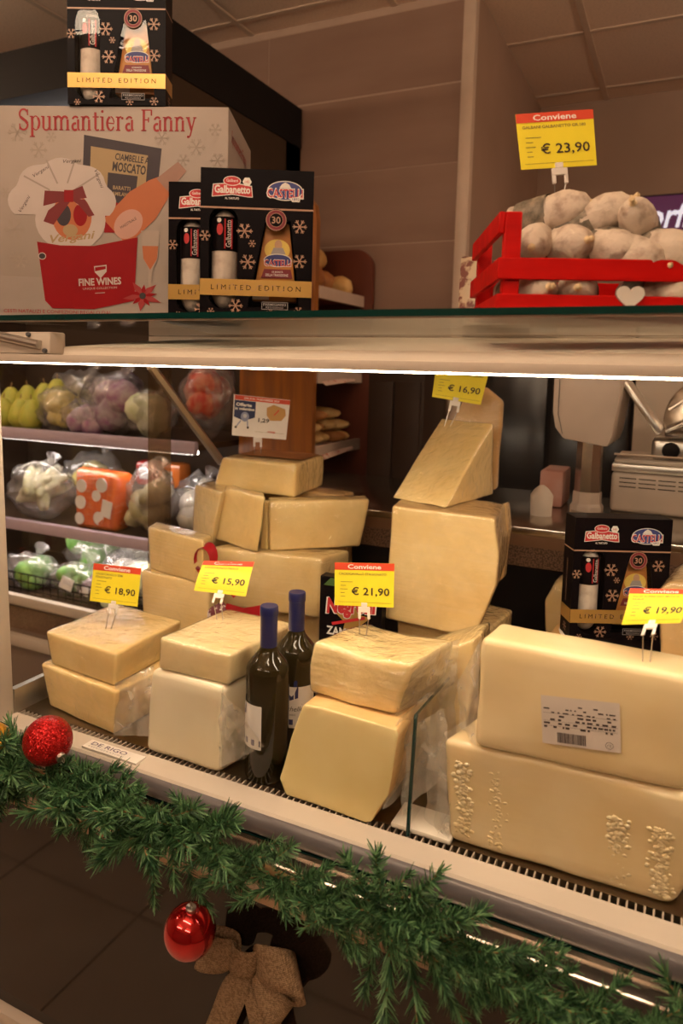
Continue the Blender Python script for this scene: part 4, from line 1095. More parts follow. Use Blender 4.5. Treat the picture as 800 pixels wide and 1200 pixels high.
# ------------------------------------------------------------------ wine bottles
m_wine = pm('bottle_glass', (.016, .011, .002), .05, 0, spec=.5, ior=1.45)
m_cap = pm('capsule_navy', (.015, .018, .09), .3, coat=.3)
m_lab = pm('wine_label', (.76, .72, .68), .6)
def bottle(loc, rz, label):
    t = thing('wine_bottle', label, 'bottle', loc, rz, group='dark wine bottles with navy capsules')
    R0 = .0375
    prof = [(0, .004), (.028, .002), (.034, 0), (R0, .006), (R0, .190)] + [(R0 - (R0 - .0145) * (1 - math.cos(PI * k / 8)) / 2, .190 + .042 * k / 8) for k in range(1, 9)] + [(.0138, .240), (.0135, .286), (0, .286)]
    MB().lathe(prof, 32).build('glass', m_wine, t, smooth='auto')
    cp = MB().lathe([(.0148, .228), (.0146, .284), (.0158, .2845), (.016, .292), (.0155, .299), (.0145, .3005), (0, .3005)], 24).build('capsule', m_cap, t, smooth='auto')
    a0, a1 = -1.25, 1.25
    lb = MB(); N = 18
    A_ = [(math.cos(a0 + (a1 - a0) * k / N) * (R0 + .0005), math.sin(a0 + (a1 - a0) * k / N) * (R0 + .0005), .062) for k in range(N + 1)]
    lb.strip(A_, [(x, y, .138) for x, y, z in A_])
    lo = lb.build('label', m_lab, t, smooth=True)
    def fr(u, v, n):
        a = u / R0; return Vector(((R0 + .0006 + n) * math.cos(a), (R0 + .0006 + n) * math.sin(a), v))
    A = Art(fr, step=.0001)
    nvy = flat('label_navy', (.02, .025, .12))
    for k in range(6): A.rect(nvy, -.046 + k * .0153, .068, -.046 + (k + 1) * .0153, .078); A.n -= A.step
    A.n += A.step
    A.poly(nvy, [(-.012, .138), (.012, .138), (.012, .118), (-.002, .113), (-.012, .116)]); A.poly(nvy, [(-.02, .150), (.010, .150), (.010, .138), (-.012, .138), (-.012, .130)])
    A.text(t_ink, 'Rechelle', 0, .098, w=.042, h=.009, shear=.3); A.line(t_ink, [(-.018, .106), (.02, .106)], .0005); A.text(t_ink, 'ROSSO', 0, .087, w=.016, h=.003)
    A.build('label_print', lo)
    return t
bottle((-.609, 1.042, DZ + .001), -2.55, 'nearer dark wine bottle, beside the white cheese block')
bottle((-.605, 1.134, DZ + .001), -1.25, 'farther dark wine bottle, behind the other one')

# ------------------------------------------------------------------ red crate with salamis
m_redw = pm('red_wood_paint', (.60, .004, .002), .5, spec=.2, col2=(.48, .002, .001), nscale=8, stretch=(.4, 4, 4), bump=.15, bscale=40)
CW, CD, CHh = .40, .26, .128
th = math.radians(23)
crate = thing('wooden_crate', 'red painted slatted wooden crate filled with salamis on the glass shelf', 'crate', (-.227, .978, SZ + .0008), th)
def slat(a, b, n='slat'): return boxobj(n, a, b, m_redw, crate, .0012, 1)
for x in (.002, CW - .024):
    for y in (.006, CD - .024):
        slat((x, y, .0), (x + .022, y + .018, CHh), 'corner_post')
for y0, y1 in ((0, .006), (CD - .006, CD)):
    slat((0, y0, .0), (CW, y1, .021)); slat((0, y0, .040), (CW, y1, .068))
for x0, x1 in ((-.006, .002), (CW - .002, CW + .006)):
    slat((x0, .0, .0), (x1, CD, .021)); slat((x0, .0, .040), (x1, CD, .068)); slat((x0, .006, .100), (x1, CD - .006, CHh))
for k in range(5): slat((.002, .008 + k * .05, .0), (CW - .002, .046 + k * .05, .005), 'bottom_board')
ht = []
for k in range(40):
    a = 2 * PI * k / 40
    ht.append((16 * math.sin(a) ** 3, 13 * math.cos(a) - 5 * math.cos(2 * a) - 2 * math.cos(3 * a) - math.cos(4 * a)))
s_ = .00112
hm = MB(); hm.prism([(x * s_ + .165, -.0015, y * s_ + .0195) for x, y in ht], (0, -.005, 0))
hm.build('heart_ornament', pm('heart_white', (.72, .66, .6), .5), crate, bevel=.0008, seg=1)

m_sal = pm('salami_skin', (.64, .54, .44), .75, col2=(.28, .18, .13), nscale=48, bump=1.0, bscale=60, lo=.48, hi=.78, detail=8)
m_net = pm('salami_net', (.10, .085, .06), .6, col2=(.3, .24, .18), nscale=80)
m_tip = pm('salami_tip', (.72, .55, .32), .6)
def salami_proto():
    t = thing('salami', 'x', 'salami')
    L, r = .125, .0285
    prof = [(0, 0)]
    for k in range(1, 13):
        q = k / 12
        prof.append((r * min(1, (1 - (1 - min(q * 2.6, 1)) ** 2) ** .5) * (1 - .25 * max(0, q - .7)), q * L))
    prof.append((0, L + .002))
    me = MB().lathe(prof, 20).build('casing', m_sal, t, smooth=True)
    for v in me.data.vertices:
        n_ = noise.noise(v.co * 35) + .5 * noise.noise(v.co * 90); v.co.x *= 1 + .11 * n_; v.co.y *= 1 + .11 * n_
    MB().lathe([(.0060, .003), (.0032, -.001), (.0042, -.005), (.0048, -.007), (.002, -.009), (0, -.009)], 8).build('knot', m_tip, t, smooth=True)
    MB().lathe([(r * 1.04, .062), (r * 1.06, .07), (r * 1.06, .10), (r * 1.02, .112)], 20).build('net_band', m_net, t, smooth=True)
    return t
sp = salami_proto()
VR, VT, VU = Vector((.897, .4415, 0)), Vector((.4415, -.897, 0)), Vector((0, 0, 1))
SAL = [(-.206, 1.08, 1.688, (-.35, -.30, .85), .92, 'salami at the far left of the crate beside the front post'),
       (-.158, 1.085, 1.684, (.25, .0, .95), .98, 'roundest salami in the middle row of the crate, second from left'),
       (-.104, 1.085, 1.676, (.5, -.15, .85), .92, 'salami with a yellow tip, third from left in the middle row of the crate'),
       (-.070, 1.08, 1.664, (.6, -.35, .7), .92, 'small salami sunk lowest in the middle row of the crate'),
       (-.024, 1.09, 1.668, (.6, -.1, .7), 1.08, 'large salami at the right picture edge of the crate'),
       (-.172, 1.10, 1.7345, (.75, .15, .65), .96, 'upper left salami in the crate, right below the tag'),
       (-.118, 1.10, 1.7255, (.7, .42, .55), .92, 'upper middle salami in the crate with its tip pointing up right'),
       (-.074, 1.095, 1.712, (-.5, .42, .75), .88, 'upper right salami in the crate with its tip pointing left'),
       (-.195, 1.035, 1.617, (.2, 0, .9), .95, 'salami glimpsed between the crate slats at the left'),
       (-.142, 1.06, 1.617, (-.3, 0, .9), .95, 'salami glimpsed between the crate slats left of the heart'),
       (-.030, 1.10, 1.617, (.3, 0, .9), .95, 'salami glimpsed between the crate slats right of the heart')]
for i, (x, y, z, td, s, lab_) in enumerate(SAL):
    o = sp if i == 0 else copy_tree(sp)
    d = -(VR * td[0] + VU * td[1] + VT * td[2]).normalized()
    qv = d.to_track_quat('Z', 'X')
    o.rotation_mode = 'QUATERNION'; o.rotation_quaternion = qv @ Matrix.Rotation(i * 1.3, 4, 'Z').to_quaternion(); o.location = Vector((x, y, z)) - d * .042; o.scale = (s, s, s)
    tag(o, lab_, 'salami', 'white mould salamis in the red crate')

# packet behind the crate
pk = MB(); pk.prism([(-.385, 1.31, SZ + .0005), (-.30, 1.30, SZ + .0005), (-.315, 1.345, SZ + .12), (-.395, 1.35, SZ + .135)], (0.01, .03, 0))
o = pk.build('snack_packet', pm('packet_print', (.50, .38, .26), .35, col2=(.16, .05, .04), nscale=38, lo=.5, hi=.58), bevel=.008)
tag(o, 'patterned snack packet leaning behind the left end of the red crate', 'packet')

# ------------------------------------------------------------------ boxed zampone, ribbon, round cheese
zb = thing('zampone_box', 'black box lettered ZAMPONE behind the 21,90 tag', 'box', (-.571, 1.30, DZ + .001), math.radians(4))
boxobj('carton', (-.068, 0, 0), (.064, .028, .286), P['black'], zb, .001, 1)
A = Art(lambda u, v, n: Vector((u, -n, v)), base=.0006)
A.poly(P['green'], [(-.06, .268), (-.045, .284), (-.015, .284), (-.02, .268)])
for a, s in ((P['white'], .003), (P['red'], 0)):
    A.text(a, 'Negroni', 0, .228, w=.108 + 2 * s, h=.042 + s, rot=.12, shear=.25, bold=.05 + s * 8)
st = []
for k in range(10):
    r_2 = .040 if k % 2 == 0 else .018; a = PI / 2 + k * PI / 5
    st.append((r_2 * math.cos(a) + .005, .202 + r_2 * math.sin(a)))
A.poly(P['gold'], st); A.line(P['red'], [(-.04, .190), (.03, .212)], .006)
for a, s in ((P['white'], .003), (P['red'], 0)):
    A.text(a, 'Negroni', 0, .228, w=.108 + 2 * s, h=.042 + s, rot=.12, shear=.25, bold=.05 + s * 8)
A.text(P['white'], 'ZAMPONE', -.004, .176, w=.095, h=.018, bold=.03)
A.build('front_print', zb)

wh = thing('round_cheese', 'round aged cheese with a dark printed label under the black gift box', 'cheese', (-.085, 1.43, DZ + .0005))
MB().lathe([(0, 0), (.112, 0), (.125, .02), (.128, .11), (.125, .195), (.112, .217), (0, .2195)], 40).build('wheel', c_rind, wh, smooth=True)
lb = Art(lambda u, v, n: Vector((u, v, .2185 + n)), step=.0006, base=.0002)
lb.ell(t_wht, 0, 0, .104, seg=40); lb.ell(P['black'], 0, 0, .098, seg=40); lb.ell(P['bronze'], .03, -.082, .02, .006, rot=.3); lb.ell(P['white'], -.03, -.084, .016, .004, rot=-.3)
lb.build('wheel_label', wh)

m_rib = pm('ribbon_satin', (.42, .012, .02), .3, col2=(.34, .008, .015), nscale=20)
po = thing('gift_pouch', 'small patterned pouch with red ribbon behind the 15,90 tag', 'pouch', (-.905, 1.318, 1.0))
pb = bmesh.new(); bmesh.ops.create_icosphere(pb, subdivisions=3, radius=1, matrix=SC(.036, .02, .040)); me = bpy.data.meshes.new('pouch_body'); pb.to_mesh(me); pb.free()
lump(me, .008, 40, 2); me.polygons.foreach_set('use_smooth', [True] * len(me.polygons)); me.materials.append(pm('pouch_print', (.12, .02, .03), .5, col2=(.65, .55, .5), nscale=70, lo=.55, hi=.6))
me.transform(T(.012, 0, -.06)); link('pouch_body', me, po)
loop = []
for k in range(15):
    a = PI * (1.1 - 1.9 * k / 14)
    loop.append(Vector((-.035 + .022 * math.cos(a), 0, .075 + .030 * math.sin(a))))
loop += [Vector((.0, .0, .045)), Vector((.03, 0, .02)), Vector((.05, 0, .005))]
rb = MB(); rb.strip([p + Vector((0, -.010, -.004)) for p in loop], [p + Vector((.006, .012, .006)) for p in loop]); rb.build('ribbon_loop', m_rib, po, smooth=True, fix=False)
rb = MB(); rb.strip([(.02, -.006, -.035), (.07, -.008, -.045), (.12, -.004, -.02)], [(.03, -.006, -.005), (.075, -.008, -.008), (.118, -.004, .005)])
rb.v = [(x, y, z - .01) for x, y, z in rb.v]; rb.build('ribbon_tail', m_rib, po, fix=False)

# ------------------------------------------------------------------ pine garland
m_nd = pm('needles', (.075, .19, .075), .4, col2=(.17, .34, .15), nscale=60, spec=.4)
m_nd2 = pm('needles_dark', (.018, .070, .030), .5, col2=(.035, .11, .04), nscale=60)
m_tw = pm('twig_brown', (.30, .19, .08), .7)
m_snow = pm('tie_wire', (.62, .54, .46), .6, col2=(.35, .24, .16), nscale=80)
def twig_mesh(seed, L, N):
    rn = random.Random(seed); mb = MB()
    mb.cur = 1
    bend = rn.uniform(-.012, .012); bz = rn.uniform(-.012, .012)
    ctr = lambda q: Vector((bend * q * q, bz * q * q, q * L))
    mb.tube([ctr(k / 4) for k in range(5)], .0012, 4)
    for i in range(N):
        q = rn.uniform(.02, 1); a = rn.uniform(0, 2 * PI); p = ctr(q)
        sp_ = rn.uniform(.6, 1.05) * (1 - .45 * max(0, q - .8) / .2)
        d = Vector((math.cos(a) * math.sin(sp_), math.sin(a) * math.sin(sp_), math.cos(sp_)))
        l = rn.uniform(.019, .030) * (1 - .25 * q)
        s = d.cross(Vector((0, 0, 1))).normalized() * .0017; u_ = d.cross(s).normalized() * .0012
        e = p + d * l
        mb.cur = 0 if rn.random() < .62 else 2
        mb.add([p + s, p - s * .5 + u_, p - s * .5 - u_, e + s * .35, e - s * .3], [(0, 1, 4, 3), (1, 2, 4), (2, 0, 3, 4)])
    me = mb.build('twig', [m_nd, m_tw, m_nd2], fix=False)
    dt = me.data; bpy.data.objects.remove(me)
    return dt
TW = [twig_mesh(k, .085, 105) for k in range(6)]
gar = thing('pine_garland', 'green artificial pine garland draped along the counter rail', 'garland', (0, .9, .70))
path = [(-1.19, -.752), (-1.126, -.744), (-1.081, -.748), (-.952, -.733), (-.835, -.745), (-.709, -.738), (-.594, -.735), (-.488, -.747), (-.39, -.758), (-.313, -.745), (-.264, -.743), (-.195, -.762), (-.108, -.772), (-.029, -.772), (.044, -.760), (.12, -.76), (.2, -.765)]
path = [Vector((x, .872, 1.5 + z + (.024 if x < -.6 else .014))) for x, z in path]
core = MB(); core.tube([p - Vector((0, .9, .70)) for p in path], .006, 6); core.build('core_wire', m_tw, gar, smooth=True)
rn = random.Random(11)
def along(q):
    q = max(0, min(.9999, q)) * (len(path) - 1); i = int(q); return path[i].lerp(path[i + 1], q - i), (path[i + 1] - path[i]).normalized()
NT = 290
for i in range(NT):
    q = (i + rn.random()) / NT
    p, td = along(q)
    a = rn.uniform(0, 2 * PI)
    side = Vector((0, math.cos(a), math.sin(a)))
    if side.y > .35: side.y = -side.y
    sg = 1 if rn.random() < .72 else -1
    d = (td * sg * rn.uniform(.7, 1.3) + side * rn.uniform(.45, 1.0)).normalized()
    o = link('twig', TW[i % 6], gar)
    o.rotation_mode = 'QUATERNION'; o.rotation_quaternion = d.to_track_quat('Z', 'Y')
    s = rn.uniform(.85, 1.2) * (1.12 if p.x < -.62 else .82)
    o.scale = (s, s, s); o.location = p - Vector((0, .9, .70))
# upright and drooping sprays near the middle
for (x, z, dx, dz, s) in ((-.325, -.72, .05, 1, 1.05), (-.30, -.715, .7, .8, 1.1), (-.34, -.725, -.3, 1, .95), (-.29, -.72, 1, .45, 1.15), (-.26, -.725, 1, .5, 1.0), (-.31, -.77, .1, -1, 1.15), (-.285, -.77, .35, -1, 1.2), (-.33, -.765, -.1, -1, 1.0), (-.25, -.77, .6, -.8, 1.0), (-.22, -.74, 1, .3, 1.0), (-.65, -.77, .6, -.7, .9), (-.72, -.775, .4, -.7, .85), (-.88, -.77, .7, -.6, .8), (-.76, -.71, .5, .6, .85), (-.50, -.715, .8, .7, .85)):
    o = link('twig', TW[rn.randrange(6)], gar)
    o.rotation_mode = 'QUATERNION'; o.rotation_quaternion = Vector((dx, -.25, dz)).normalized().to_track_quat('Z', 'Y'); o.scale = (s, s, s)
    o.location = (x, -.03, 1.5 + z - .70)
tw_ = MB(); tw_.tube([(-1.065, .905, .815), (-1.062, .845, .80), (-1.060, .838, .74), (-1.055, .858, .695), (-1.05, .895, .682)], .0055, 8)
o = tw_.build('wire_tie', m_snow, smooth=True)
lump(o.data, .003, 120, 1); tag(o, 'frayed pale tie holding the garland to the rail at the left edge', 'tie')

# ------------------------------------------------------------------ ornaments
def glitter(name, col, spark):
    mt = pm(name, col, .35, .4)
    nt = mt.node_tree; b = nt.nodes['Principled BSDF']
    tc = nt.nodes.new('ShaderNodeTexCoord'); v = nt.nodes.new('ShaderNodeTexVoronoi'); v.inputs['Scale'].default_value = 700
    nt.links.new(tc.outputs['Object'], v.inputs['Vector'])
    geo = nt.nodes.new('ShaderNodeNewGeometry'); sub = nt.nodes.new('ShaderNodeVectorMath'); sub.operation = 'SUBTRACT'; sub.inputs[1].default_value = (.5, .5, .5)
    nt.links.new(v.outputs['Color'], sub.inputs[0])
    add = nt.nodes.new('ShaderNodeVectorMath'); add.operation = 'MULTIPLY_ADD'; add.inputs[1].default_value = (1.3, 1.3, 1.3)
    nt.links.new(sub.outputs[0], add.inputs[0]); nt.links.new(geo.outputs['Normal'], add.inputs[2])
    nrm = nt.nodes.new('ShaderNodeVectorMath'); nrm.operation = 'NORMALIZE'; nt.links.new(add.outputs[0], nrm.inputs[0]); nt.links.new(nrm.outputs[0], b.inputs['Normal'])
    b.inputs['Roughness'].default_value = .28; b.inputs['Metallic'].default_value = .6
    return mt
def ball(name, loc, r, mat, label, capdir, capmat):
    t = thing(name, label, 'ornament', loc)
    bm = bmesh.new(); bmesh.ops.create_uvsphere(bm, u_segments=48, v_segments=28, radius=r); me = bpy.data.meshes.new('sphere'); bm.to_mesh(me); bm.free()
    me.polygons.foreach_set('use_smooth', [True] * len(me.polygons)); me.materials.append(mat); link('sphere', me, t)
    M = Vector(capdir).normalized().to_track_quat('Z', 'X').to_matrix().to_4x4()
    c = MB().lathe([(r * .2, r * .96), (r * .2, r * 1.13), (r * .12, r * 1.16), (0, r * 1.16)], 14, M).build('cap', capmat, t, smooth='auto')
    MB().tube([M @ Vector((r * .1 * math.cos(a), 0, r * 1.22 + r * .1 * math.sin(a))) for a in [k * PI / 6 for k in range(13)]], r * .02, 5).build('loop', capmat, c)
    return t
m_caps = pm('cap_silver', (.6, .55, .5), .3, 1.0)
ball('glitter_ball', (-.930, .858, .864), .0405, glitter('glitter_red', (.50, .008, .008), 1), 'red glitter ball lying on the garland at the left', (.9, -.2, -.35), m_caps)
ball('glitter_ball', (-1.064, .858, .833), .0287, glitter('glitter_gold', (.62, .32, .03), 1), 'gold glitter ball cut by the left picture edge', (-1, 0, .3), m_caps)
ball('glossy_ball', (-.615, .834, .656), .0393, pm('gloss_red', (.62, .010, .012), .06, .75, coat=1.0, coatr=.02), 'glossy red ball hanging below the rail beside the burlap bow', (.12, -.1, 1), m_caps)

m_burl = pm('burlap', (.50, .34, .20), .85, col2=(.32, .21, .115), nscale=300, bump=1.0, bscale=420, stretch=(1, .4, 1), lo=.42, hi=.6)
def burlap():
    mt = m_burl; nt = mt.node_tree; b = nt.nodes['Principled BSDF']
    tc = nt.nodes.new('ShaderNodeTexCoord')
    outs = []
    for rot in (.5, .5 + PI / 2):
        mp = nt.nodes.new('ShaderNodeMapping'); mp.inputs['Rotation'].default_value = (0, rot, 0); nt.links.new(tc.outputs['Object'], mp.inputs[0])
        wv = nt.nodes.new('ShaderNodeTexWave'); wv.inputs['Scale'].default_value = 140; wv.inputs['Distortion'].default_value = 1.5; wv.inputs['Detail'].default_value = 2; nt.links.new(mp.outputs[0], wv.inputs['Vector']); outs.append(wv)
    mx = nt.nodes.new('ShaderNodeMath'); mx.operation = 'MAXIMUM'; nt.links.new(outs[0].outputs['Fac'], mx.inputs[0]); nt.links.new(outs[1].outputs['Fac'], mx.inputs[1])
    old = b.inputs['Base Color'].links[0].from_socket
    mix = nt.nodes.new('ShaderNodeMix'); mix.data_type = 'RGBA'; mix.blend_type = 'MULTIPLY'; mix.inputs[0].default_value = .55
    nt.links.new(old, mix.inputs[6]); nt.links.new(mx.outputs[0], mix.inputs[7]); nt.links.new(mix.outputs[2], b.inputs['Base Color'])
    return mt
burlap()
bow = thing('burlap_bow', 'brown burlap ribbon bow hanging on the dark counter front', 'bow', (-.566, .925, .572))
bow.scale = (1.18, 1.0, 1.18)
def ribbon(name, cl, wd, par, thick=.0016):
    """cl: list of (centre, width-direction)"""
    n = len(cl); Aa = []; Bb = []
    for c, wv in cl:
        c = Vector(c); wv = Vector(wv).normalized() * wd / 2; Aa.append(c - wv); Bb.append(c + wv)
    mb = MB(); mb.strip(Aa, Bb)
    o = mb.build(name, m_burl, par, smooth=True, fix=False)
    sd = o.modifiers.new('s', 'SUBSURF'); sd.levels = 2; sd.render_levels = 2
    so = o.modifiers.new('t', 'SOLIDIFY'); so.thickness = thick
    return o
# right loop: goes out to the upper right, folds and returns underneath
ribbon('loop', [((.012, -.012, .0), (-.15, 0, 1)), ((.040, -.032, .015), (-.35, .1, 1)), ((.068, -.034, .024), (-.55, .2, 1)), ((.086, -.018, .016), (-.65, .5, 1)), ((.084, -.004, -.004), (-.5, .4, 1)), ((.062, -.002, -.020), (-.3, .1, 1)), ((.034, -.004, -.018), (-.1, 0, 1)), ((.012, -.008, -.004), (-.1, 0, 1))], .056, bow)
ribbon('loop', [((.010, -.010, -.006), (.2, 0, 1)), ((.040, -.028, -.026), (.45, .1, 1)), ((.062, -.030, -.046), (.6, .3, 1)), ((.068, -.014, -.058), (.6, .6, 1)), ((.056, -.004, -.052), (.5, .3, 1)), ((.030, -.004, -.030), (.3, 0, 1)), ((.010, -.006, -.008), (.2, 0, 1))], .050, bow)
ribbon('loop', [((-.012, -.012, .0), (.2, 0, 1)), ((-.034, -.028, -.002), (.3, .1, 1)), ((-.058, -.026, -.008), (.35, .3, 1)), ((-.070, -.012, -.010), (.3, .5, 1)), ((-.056, -.003, -.006), (.25, .2, 1)), ((-.030, -.003, -.002), (.2, 0, 1)), ((-.010, -.006, 0), (.1, 0, 1))], .056, bow)
ribbon('tail', [((-.006, -.010, -.02), (1, 0, .35)), ((-.018, -.014, -.06), (1, 0, .30)), ((-.036, -.012, -.11), (1, -.1, .32)), ((-.056, -.014, -.16), (1, 0, .36)), ((-.074, -.012, -.205), (1, 0, .4))], .050, bow)
ribbon('tail', [((.010, -.008, -.02), (1, 0, -.2)), ((.020, -.014, -.06), (1, .1, -.25)), ((.033, -.010, -.11), (1, .2, -.3)), ((.050, -.014, -.16), (1, 0, -.35)), ((.070, -.012, -.205), (1, 0, -.35))], .042, bow)
kn = MB(); kn.smooth = True
ks = []
for k in range(9):
    a = PI * k / 8
    ks.append(((.0 - .0205 * math.cos(a), -.014 - .018 * math.sin(a), .003), (.12, 0, 1)))
ribbon('knot', ks, .040, bow)

# ------------------------------------------------------------------ produce refrigerator behind the left end
fx1 = -1.39; fx0 = -2.75
fr = thing('produce_fridge', 'open multideck produce refrigerator with black canopy behind the left end', 'refrigerator', (0, 0, 0))
def fp(n, a, b, m_, bv=0.0): return boxobj(n, a, b, m_, fr, bv)
fp('canopy', (fx0, 1.73, 2.345), (fx1 + .004, 2.55, 2.49), m_black)
fp('back_wall', (fx0, 2.44, .35), (fx1, 2.55, 2.345), m_fridge)
fp('left_end', (fx0 - .04, 1.9, .0), (fx0, 2.55, 2.345), m_fridge)
fp('side_upper', (fx1 - .02, 1.76, 1.545), (fx1, 2.55, 2.345), m_fridge)
sgl = MB(); sgl.add([(fx1 - .01, 1.80, .6), (fx1 - .01, 2.44, .6), (fx1 - .01, 2.44, 1.545), (fx1 - .01, 1.80, 1.545)], [(0, 1, 2, 3)]); sgl.build('side_glass', m_endglass, fr)
for z in (1.248, .905):
    s = fp('shelf', (fx0, 1.93, z - .02), (fx1 - .025, 2.44, z), m_fridge)
    boxobj('price_rail', (fx0, 1.905, z - .030), (fx1 - .012, 1.93, z + .012), m_lilac, s, .006)
fp('tank_deck', (fx0, 1.93, .60), (fx1, 2.44, .63), m_fridge)
fp('tank_front', (fx0, 1.90, .05), (fx1, 1.93, .62), pm('fridge_grey', (.22, .16, .13), .4))
fp('bumper_rail', (fx0, 1.87, .600), (fx1, 1.90, .64), m_cream, .008)
fp('bumper_rail', (fx0, 1.87, .44), (fx1, 1.90, .485), m_cream, .008)
fp('vent_strip', (fx0, 1.895, .50), (fx1, 1.90, .585), m_mesh)
for z, k in ((2.33, 0), (1.224, 1), (.88, 2)):
    bx_ = fp('lamp_tube', (fx0 + .05, 1.95, z - .012), (fx1 - .05, 1.98, z), m_flamp)
# wire basket front
bk = thing('wire_basket', 'dark wire basket front on the lowest produce shelf', 'basket', (0, 0, 0))
for z in (.645, .675, .705): MB().tube([(fx0, 1.925, z), (fx1 - .05, 1.925, z)], .003, 5).build('wire', m_black, bk)
for k in range(34):
    x = fx0 + .04 + k * .038
    MB().tube([(x, 1.925, .635), (x, 1.925, .705)], .0022, 4).build('wire', m_black, bk)

def blob(name, mat, par, M, seed, amp=.12, sub=3, freq=2.2):
    bm = bmesh.new(); bmesh.ops.create_icosphere(bm, subdivisions=sub, radius=1)
    for v in bm.verts:
        v.co *= 1 + amp * noise.noise(v.co * freq + Vector((seed, 0, seed))) + amp * .5 * noise.noise(v.co * freq * 2.6 + Vector((0, seed, 0)))
    me = bpy.data.meshes.new(name); bm.to_mesh(me); bm.free(); me.transform(M)
    me.polygons.foreach_set('use_smooth', [True] * len(me.polygons)); me.materials.append(mat)
    return link(name, me, par)
veg = {n: pm('veg_' + n, c, .5, col2=c2, nscale=30) for n, c, c2 in (('pear', (.42, .45, .06), (.55, .50, .08)), ('lemon', (.68, .52, .08), (.75, .65, .25)), ('aub', (.05, .02, .06), (.09, .04, .08)), ('turnip', (.52, .42, .44), (.30, .12, .25)),
        ('carrot', (.78, .16, .02), (.68, .12, .02)), ('leek', (.50, .50, .26), (.62, .58, .42)), ('green', (.10, .26, .05), (.20, .38, .10)), ('pale', (.55, .60, .34), (.68, .70, .5)), ('white', (.68, .62, .52), (.55, .5, .38)), ('tomato', (.55, .05, .03), (.6, .25, .15)), ('olive', (.26, .22, .10), (.36, .3, .16)))}
m_bag = glassy('produce_bag', (.95, .95, .97), 2.2, .15, bump=1.0, bscale=14, white=.17, whitecol=(.72, .68, .68))
m_note = pm('sticker', (.8, .77, .75), .5)
# pears
PEARS = ['front pear of the top produce shelf, cut by the left edge', 'front pear of the top produce shelf, second from the left edge', 'front pear of the top produce shelf, next to the lemon net', 'pear in the upper layer, second from the left edge', 'pear in the upper layer, third from the left edge', 'pear lying highest, right behind the lemon net', 'pear in the upper layer at the left picture edge']
for i, (x, y, z) in enumerate(((-2.36, 1.98, 1.25), (-2.28, 1.99, 1.25), (-2.20, 1.97, 1.25), (-2.32, 2.06, 1.30), (-2.24, 2.07, 1.31), (-2.12, 2.02, 1.33), (-2.40, 2.05, 1.29))):
    t = thing('pear', PEARS[i], 'pear', (x, y, z), i * 1.1, group='pears on the top produce shelf')
    MB().lathe([(0, 0), (.03, .004), (.045, .03), (.046, .05), (.034, .085), (.02, .105), (.010, .113), (0, .114)], 16).build('fruit', veg['pear'], t, smooth=True)
    MB().tube([(0, 0, .112), (.004, .002, .132)], .0025, 5).build('stem', m_tw, t)
def bag(name, label, loc, size, fill, nf, seed, sticker=None, rot=0.0, fs=.04, mat=None, elong=1.0):
    t = thing(name, label, 'produce', loc, rot, group='bagged produce in the refrigerator')
    rn_ = random.Random(seed)
    sx, sy, sz = [q * 1.08 for q in size]
    fs *= 1.1
    for k in range(nf):
        a = rn_.uniform(0, 2 * PI); q = rn_.uniform(0, .62)
        c = (sx * q * math.cos(a), sy * q * math.sin(a), sz * (1 + rn_.uniform(-.5, .5)))
        blob('vegetable', veg[fill], t, T(*c) @ RZ(rn_.uniform(0, 3)) @ RY(rn_.uniform(.9, 1.6)) @ SC(fs, fs, fs * elong), seed + k, .1, 2)
    o = blob('bag', mat or m_bag, t, T(0, 0, sz) @ SC(sx, sy, sz), seed, .22, 4, 2.6)
    zl = min(v.co.z for v in o.data.vertices)
    for ch in t.children:
        for v in ch.data.vertices: v.co.z = max(v.co.z - zl, .0) if ch == o else max(v.co.z, .003)
    kn_ = MB(); kn_.lathe([(.006, 0), (.010, .02), (.03, .05)], 9, T(sx * .3, 0, sz * 1.9) @ RY(.5)); kn_.build('bag_knot', mat or m_bag, t, smooth=True)
    if sticker:
        s = MB(); s.box((-sticker, -.002, -sticker * .7), (sticker, 0, sticker * .7), T(0, -sy * 1.03, sz * 1.1) @ RX(-.25) @ RY(.2)); s.build('sticker', m_note, t)
    return t
bag('lemon_net', 'net of pale yellow lemons beside the pears on the top produce shelf', (-2.075, 1.985, 1.249), (.075, .06, .075), 'lemon', 9, 1, fs=.033, elong=1.2)
bag('turnip_bag', 'clear bag of pale turnips low in the middle of the top produce shelf', (-1.945, 1.985, 1.249), (.085, .06, .055), 'turnip', 6, 2, fs=.042)
bag('aubergine_bag', 'clear bag with a dark aubergine at the back of the top produce shelf', (-1.93, 2.12, 1.30), (.13, .07, .075), 'aub', 3, 3, fs=.05, elong=1.8)
bag('radicchio_bag', 'bulging clear bag of purple heads on the top produce shelf', (-1.815, 2.0, 1.249), (.095, .07, .10), 'turnip', 5, 4, fs=.055)
bag('fennel_bag', 'clear bag of pale fennel at the right of the top produce shelf', (-1.65, 2.0, 1.249), (.09, .07, .075), 'pale', 5, 5, fs=.05)
bag('tomato_bag', 'tall white bag of red tomatoes at the right end of the top produce shelf', (-1.50, 2.12, 1.249), (.095, .09, .125), 'tomato', 7, 6, fs=.055)
bag('vegetable_bag', 'yellowish bag far back on the middle produce shelf', (-2.13, 2.22, .906), (.14, .08, .11), 'lemon', 8, 31, fs=.045)
bag('vegetable_bag', 'olive coloured bag far back at the left of the top produce shelf', (-2.22, 2.24, 1.249), (.15, .08, .10), 'olive', 7, 32, fs=.05)
bag('leek_bag', 'clear bag of leeks on the middle produce shelf at the left edge', (-2.19, 2.0, .906), (.13, .07, .10), 'leek', 12, 7, fs=.022, elong=4.0, rot=.1)
bag('celery_bag', 'olive clear bag beside the carrots on the middle produce shelf', (-1.665, 2.01, .906), (.085, .06, .11), 'olive', 6, 9, fs=.035, elong=2.0)
